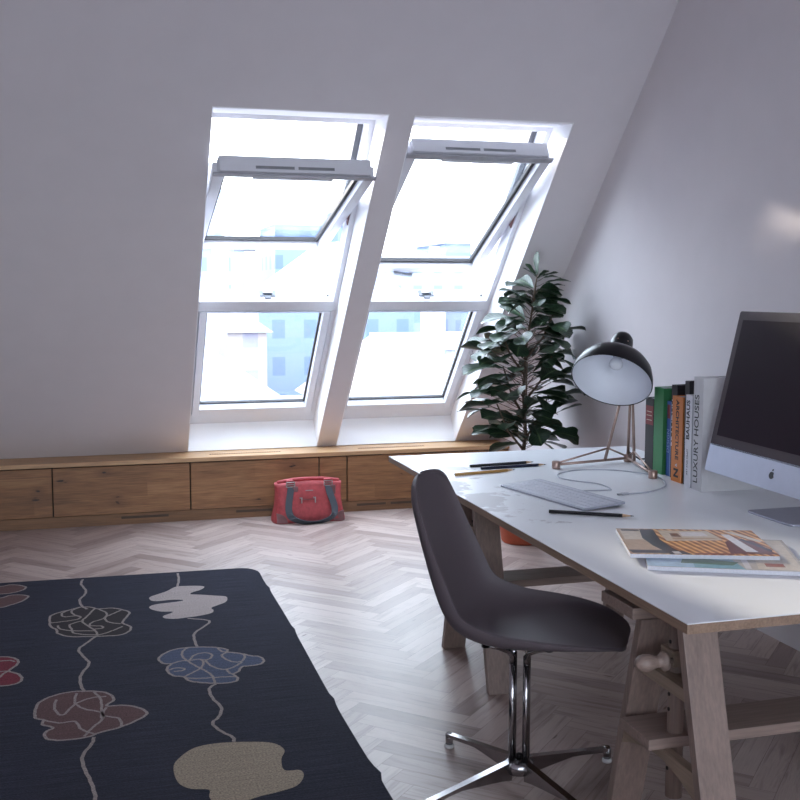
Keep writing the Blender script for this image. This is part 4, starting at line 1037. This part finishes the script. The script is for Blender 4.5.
m.bm.faces.new(ringsv[0][::-1]); m.bm.faces.new(ringsv[-1])
m.build('body', bag)
m = MB(); m.tube([(BCX-.205, BCY-.012, hb-.004), (BCX-.1, BCY-.004, hb+.010), (BCX, BCY, hb+.012), (BCX+.1, BCY-.004, hb+.010), (BCX+.205, BCY-.012, hb-.004)], .013, M['bag'], 10); m.build('top_zip_edge', bag)
def fy(z): return BCY-(dp0+(dp1-dp0)*(z/hb)**1.3)
def band(p, wd, th, mt, mb):
    """flat webbing swept along points; width mostly along x"""
    p = [Vector(q) for q in p]; n = len(p); R = []
    for i in range(n):
        t = (p[min(i+1, n-1)]-p[max(i-1, 0)]).normalized()
        nrm = t.cross(Vector((0, 1, 0))).normalized()
        y = Vector((0, 1, 0)); y = (y-t*y.dot(t)).normalized()
        R.append([mb.bm.verts.new(p[i]+nrm*sx*wd/2+y*sy*th/2) for sx, sy in ((-1, -1), (1, -1), (1, 1), (-1, 1))])
    f0 = len(mb.bm.faces)
    for A, B in zip(R, R[1:]):
        for k in range(4): mb.bm.faces.new((A[k], A[(k+1) % 4], B[(k+1) % 4], B[k]))
    mb.bm.faces.new(R[0][::-1]); mb.bm.faces.new(R[-1])
    i = mb.mi(mt)
    mb.bm.faces.ensure_lookup_table()
    for f in mb.bm.faces[f0:]: f.material_index = i
xs_ = .128
m = MB(); pts = []
for q in [(-xs_+.006, fy(.235)-.004, .236), (-xs_-.002, fy(.20)-.008, .195), (-xs_-.012, fy(.15)-.012, .145), (-xs_-.018, fy(.10)-.016, .095), (-xs_-.006, fy(.05)-.022, .050), (-xs_+.035, fy(.02)-.036, .026), (-xs_+.085, fy(.01)-.043, .014), (0, fy(.01)-.045, .012), (xs_-.075, fy(.01)-.043, .014), (xs_-.02, fy(.02)-.036, .026), (xs_+.022, fy(.05)-.022, .052), (xs_+.030, fy(.10)-.016, .095), (xs_+.018, fy(.15)-.012, .145), (xs_+.002, fy(.20)-.008, .195), (xs_-.004, fy(.235)-.004, .236)]:
    pts.append((BCX+q[0], q[1], q[2]))
cr = []
for i in range(len(pts)-1):
    a, b, c, d = pts[max(i-1, 0)], pts[i], pts[i+1], pts[min(i+2, len(pts)-1)]
    for k in range(4):
        t = k/4; cr.append(tuple(.5*((2*b[j])+(-a[j]+c[j])*t+(2*a[j]-5*b[j]+4*c[j]-d[j])*t*t+(-a[j]+3*b[j]-3*c[j]+d[j])*t**3) for j in range(3)))
cr.append(pts[-1])
def rib(crv, mb, wd_s, mt):
    """webbing seen face on at the sides, edge on along the floor"""
    n = len(crv); P = [Vector(q) for q in crv]; R = []
    for i in range(n):
        t = (P[min(i+1, n-1)]-P[max(i-1, 0)]).normalized(); y = Vector((0, -1, 0))
        s = t.cross(y); s.normalize(); vert = max(abs(t.z), .0)
        # widen across the run on the uprights, turn flat to the floor below
        wdir = (s*vert + (Vector((0, 1, 0))*.75+Vector((0, 0, -.45 if s.z < 0 else .45)))*(1-vert)).normalized(); th = wdir.cross(t).normalized()
        R.append([mb.bm.verts.new(P[i]+wdir*a*wd_s/2+th*b*.002) for a, b in ((-1, -1), (1, -1), (1, 1), (-1, 1))])
    for A, B in zip(R, R[1:]):
        for k in range(4): mb.bm.faces.new((A[k], A[(k+1) % 4], B[(k+1) % 4], B[k])).material_index = mb.mi(mt)
    mb.bm.faces.new(R[0][::-1]); mb.bm.faces.new(R[-1])
rib(cr, m, .044, M['strap']); m.build('front_strap', bag)
m = MB(); cr2 = [(x, 2*BCY-y, z) for x, y, z in cr if z > .0]
rib([(x, y-.004, max(z, .02)) for x, y, z in cr2], m, .040, M['strap']); m.build('rear_strap', bag)
for sx in (-1, 1):
    bxx = BCX+sx*(xs_-.003)
    m = MB()
    y_ = fy(.25)-.008
    for (x0, x1, z0, z1) in ((-.030, .030, .262, .268), (-.030, .030, .232, .238), (-.030, -.024, .232, .268), (.024, .030, .232, .268), (-.024, .024, .247, .252)):
        m.box((bxx+x0, y_-.004, z0), (bxx+x1, y_+.002, z1), M['buckle'], bev=.001)
    m.build('strap_buckle', bag)
    m = MB(); m.box((bxx+.012, fy(.21)-.004, .175), (bxx+.048, fy(.21)+.012, .235), M['bag_dark'], bev=.003); m.build('strap_tab', bag)
    m = MB(); m.box((bxx+.0-.022, fy(.255)-.002, .255), (bxx+.022, fy(.262)+.06, .266+.010), M['bag'], bev=.003); m.build('strap_loop', bag)
for xx in (-.060, .030):
    m = MB(); m.box((BCX+xx-.010, fy(.16)-.009, .158), (BCX+xx+.008, fy(.16)-.001, .166), M['buckle'], bev=.001)
    m.box((BCX+xx-.001, fy(.15)-.010, .128), (BCX+xx+.007, fy(.14)-.004, .160), M['buckle'], bev=.001); tag(m.build('zip_pull', bag), 'silver zip pull')
m = MB(); m.box((BCX-.06, fy(.150)-.0045, .150), (BCX+.03, fy(.150)+.004, .153), M['bag_dark']); m.build('pocket_zip', bag)
m = MB(); m.box((BCX-.028, fy(.205)-.004, .205), (BCX+.022, fy(.205)+.004, .210), M['buckle']); m.build('brand_bar', bag)
for sx in (-1, 1):     # brown corner patches lie on the front
    m = MB(); q = []
    for k in range(7):
        a = PI/2*k/6; q.append((sx*(.222-.070*math.sin(a)), .006+.062*math.cos(a)))
    q.append((sx*.222, .006))
    m.prism([(BCX+x, z) for x, z in q], 'Y', BCY-dp0*.96-.004, BCY-dp0*.70, M['bag_dark'], lambda c_: Vector((c_[0], c_[1]+(c_[2]*.16), c_[2]))); m.build('corner_patch', bag)

# a round metal pull on the drawer behind the bag
m = MB(); m.lathe([(.006, 0), (.006, .014), (.020, .016), (.022, .022), (.016, .028)], M['chrome_matt'], (1.235, BY, .300), (0, -1, 0), 20)
SKY, SUN, EXPO = 2.0, 1.6, 2.62
# ------------------------------------------------------------------ the town outside
def facade(name, wallc, winc, sx=2.6, sz=3.0):
    t = NT(name); v_ = t.coord((1/sx, 1/sx, 1/sz))
    sp = t.n.new('ShaderNodeSeparateXYZ'); t.link(v_, sp.inputs[0])
    geo = t.n.new('ShaderNodeNewGeometry'); sn = t.n.new('ShaderNodeSeparateXYZ'); t.link(geo.outputs['Normal'], sn.inputs[0])
    ad = t.n.new('ShaderNodeMath'); ad.operation = 'ADD'; t.link(sp.outputs[0], ad.inputs[0]); t.link(sp.outputs[1], ad.inputs[1])
    def band(src, lo, hi):
        f = t.n.new('ShaderNodeMath'); f.operation = 'FRACT'; t.link(src, f.inputs[0])
        a = t.n.new('ShaderNodeMath'); a.operation = 'GREATER_THAN'; t.link(f.outputs[0], a.inputs[0]); a.inputs[1].default_value = lo
        b = t.n.new('ShaderNodeMath'); b.operation = 'LESS_THAN'; t.link(f.outputs[0], b.inputs[0]); b.inputs[1].default_value = hi
        c = t.n.new('ShaderNodeMath'); c.operation = 'MULTIPLY'; t.link(a.outputs[0], c.inputs[0]); t.link(b.outputs[0], c.inputs[1]); return c.outputs[0]
    mu = t.n.new('ShaderNodeMath'); mu.operation = 'MULTIPLY'; t.link(band(ad.outputs[0], .3, .7), mu.inputs[0]); t.link(band(sp.outputs[2], .25, .75), mu.inputs[1])
    t.link(t.mix(mu.outputs[0], lin(wallc), lin(winc)), t.b.inputs['Base Color']); t.b.inputs['Roughness'].default_value = .8
    return t.m
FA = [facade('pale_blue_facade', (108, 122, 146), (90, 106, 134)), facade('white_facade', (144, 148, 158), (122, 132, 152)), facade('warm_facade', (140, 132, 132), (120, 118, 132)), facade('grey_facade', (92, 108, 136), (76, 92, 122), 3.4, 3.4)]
ROOF = [plain('slate_roof', (118, 126, 142), .8, scale=2), plain('snowy_roof', (154, 158, 168), .8, scale=2), plain('tile_roof', (148, 130, 126), .8, scale=2)]
GZ = -16
g = MB(); g.box((-200, -200, GZ-1), (240, 420, GZ), plain('pale_street', (150, 152, 160), .9, var=.05, scale=.2)); struct(g.build('ground'))
BL = [  # x, y, width, depth, top z, facade, roof, gable?
    (3.0, 46, 9, 10, -3.2, 1, 1, 1, 'white house with snowy gable roof, lowest and nearest outside the left windows'),
    (15.0, 50, 8, 9, -4.0, 2, 2, 1, 'cream house with pinkish gable roof low outside the right lower window'),
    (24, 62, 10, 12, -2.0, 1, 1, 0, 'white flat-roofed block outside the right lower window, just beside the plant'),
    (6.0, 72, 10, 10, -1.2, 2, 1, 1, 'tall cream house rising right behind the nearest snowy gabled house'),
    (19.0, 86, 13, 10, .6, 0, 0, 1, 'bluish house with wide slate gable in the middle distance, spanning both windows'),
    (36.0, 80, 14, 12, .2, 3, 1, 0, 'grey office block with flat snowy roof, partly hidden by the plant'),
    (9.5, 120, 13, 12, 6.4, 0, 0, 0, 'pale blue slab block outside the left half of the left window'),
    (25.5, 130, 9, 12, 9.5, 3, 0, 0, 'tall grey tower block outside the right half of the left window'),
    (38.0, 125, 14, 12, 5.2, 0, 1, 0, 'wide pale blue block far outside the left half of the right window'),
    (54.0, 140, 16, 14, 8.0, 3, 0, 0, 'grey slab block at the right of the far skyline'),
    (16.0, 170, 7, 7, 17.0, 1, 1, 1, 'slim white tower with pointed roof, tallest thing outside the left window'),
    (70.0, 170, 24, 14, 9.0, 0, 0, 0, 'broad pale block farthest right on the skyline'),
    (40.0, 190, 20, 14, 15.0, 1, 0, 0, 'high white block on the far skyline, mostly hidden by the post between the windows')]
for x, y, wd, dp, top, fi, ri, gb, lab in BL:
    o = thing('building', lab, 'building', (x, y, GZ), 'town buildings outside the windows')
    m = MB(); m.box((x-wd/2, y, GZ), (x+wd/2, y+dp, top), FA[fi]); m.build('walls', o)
    m = MB()
    if gb: m.prism([(x-wd/2-.4, top), (x+wd/2+.4, top), (x, top+wd*.38)], 'Y', y-.4, y+dp+.4, ROOF[ri])
    else: m.box((x-wd/2-.3, y-.3, top), (x+wd/2+.3, y+dp+.3, top+.6), ROOF[ri])
    m.build('roof', o)
    m = MB(); m.box((x+wd*.2, y+dp*.4, top+.3), (x+wd*.2+1.0, y+dp*.4+1.2, top+(wd*.38 if gb else 0)+2.0), FA[1]); m.build('chimney', o)
# unseen block added left of the view, stepped to block the low sun
o = thing('building', 'added sun-blocking house, out of view to the left', 'building', (-3, 13, GZ), 'town buildings outside the windows')
m = MB(); m.box((-6, 13, GZ), (-.02, 16, 3.93), FA[1]); m.box((-.02, 13, GZ), (.98, 16, 4.57), FA[1]); m.build('walls', o)
# ------------------------------------------------------------------ light
wd = bpy.data.worlds.new('sky'); SC.world = wd; wd.use_nodes = True
nt = wd.node_tree; bg = nt.nodes['Background']
tc = nt.nodes.new('ShaderNodeTexCoord'); sp = nt.nodes.new('ShaderNodeSeparateXYZ'); nt.links.new(tc.outputs['Generated'], sp.inputs[0])
rp_ = nt.nodes.new('ShaderNodeValToRGB'); e = rp_.color_ramp.elements
e[0].position = .0; e[0].color = (.86, .915, 1.0, 1); e[1].position = .7; e[1].color = (.75, .85, 1.0, 1)
nt.links.new(sp.outputs[2], rp_.inputs[0]); nt.links.new(rp_.outputs[0], bg.inputs[0]); bg.inputs[1].default_value = SKY
sun = bpy.data.lights.new('sun', 'SUN'); sun.energy = SUN; sun.angle = math.radians(2.2); sun.color = (1, .88, .74)
so_ = bpy.data.objects.new('sun', sun); C.objects.link(so_)
so_.rotation_euler = Vector((.215, -1, -.315)).to_track_quat('-Z', 'Y').to_euler()
for a, b in WIN:
    pl_ = bpy.data.lights.new('window_portal', 'AREA'); pl_.shape = 'RECTANGLE'; pl_.size = b-a; pl_.size_y = 2.62
    pl_.cycles.is_portal = True
    po = bpy.data.objects.new('window_portal', pl_); C.objects.link(po)
    po.location = SL(((a+b)/2, 1.30, WT+.25))
    n_in = Vector((0, -ST, -CT)); po.rotation_euler = n_in.to_track_quat('-Z', 'Y').to_euler()

pl_ = bpy.data.lights.new('window_portal', 'AREA'); pl_.shape = 'RECTANGLE'; pl_.size = WB[1]-WB[0]; pl_.size_y = WB[3]-WB[2]
pl_.cycles.is_portal = True
po = bpy.data.objects.new('window_portal', pl_); C.objects.link(po); po.location = ((WB[0]+WB[1])/2, YB-.25, (WB[2]+WB[3])/2)
po.rotation_euler = Vector((0, 1, 0)).to_track_quat('-Z', 'Y').to_euler()

# ------------------------------------------------------------------ camera
cam = bpy.data.cameras.new('camera'); co = bpy.data.objects.new('camera', cam); C.objects.link(co)
cam.sensor_fit = 'HORIZONTAL'; cam.sensor_width = 36; cam.lens = 1073/800*36; cam.clip_start = .05; cam.clip_end = 1000
co.location = (0, 0, 1.5)
yw, pt = math.radians(15.76), math.radians(5.76)
co.rotation_euler = Vector((math.sin(yw)*math.cos(pt), math.cos(yw)*math.cos(pt), -math.sin(pt))).to_track_quat('-Z', 'Y').to_euler()
SC.camera = co
SC.view_settings.view_transform = 'Standard'; SC.view_settings.look = 'None'
SC.view_settings.gamma = 1; SC.view_settings.use_curve_mapping = False
SC.view_settings.exposure = EXPO
SC.cycles.use_denoising = True
try: SC.cycles.denoiser = 'OPENIMAGEDENOISE'
except Exception: pass
SC.cycles.max_bounces = 12; SC.cycles.diffuse_bounces = 8; SC.cycles.glossy_bounces = 5; SC.cycles.transparent_max_bounces = 12
SC.cycles.sample_clamp_indirect = 8; SC.cycles.caustics_reflective = False; SC.cycles.caustics_refractive = False
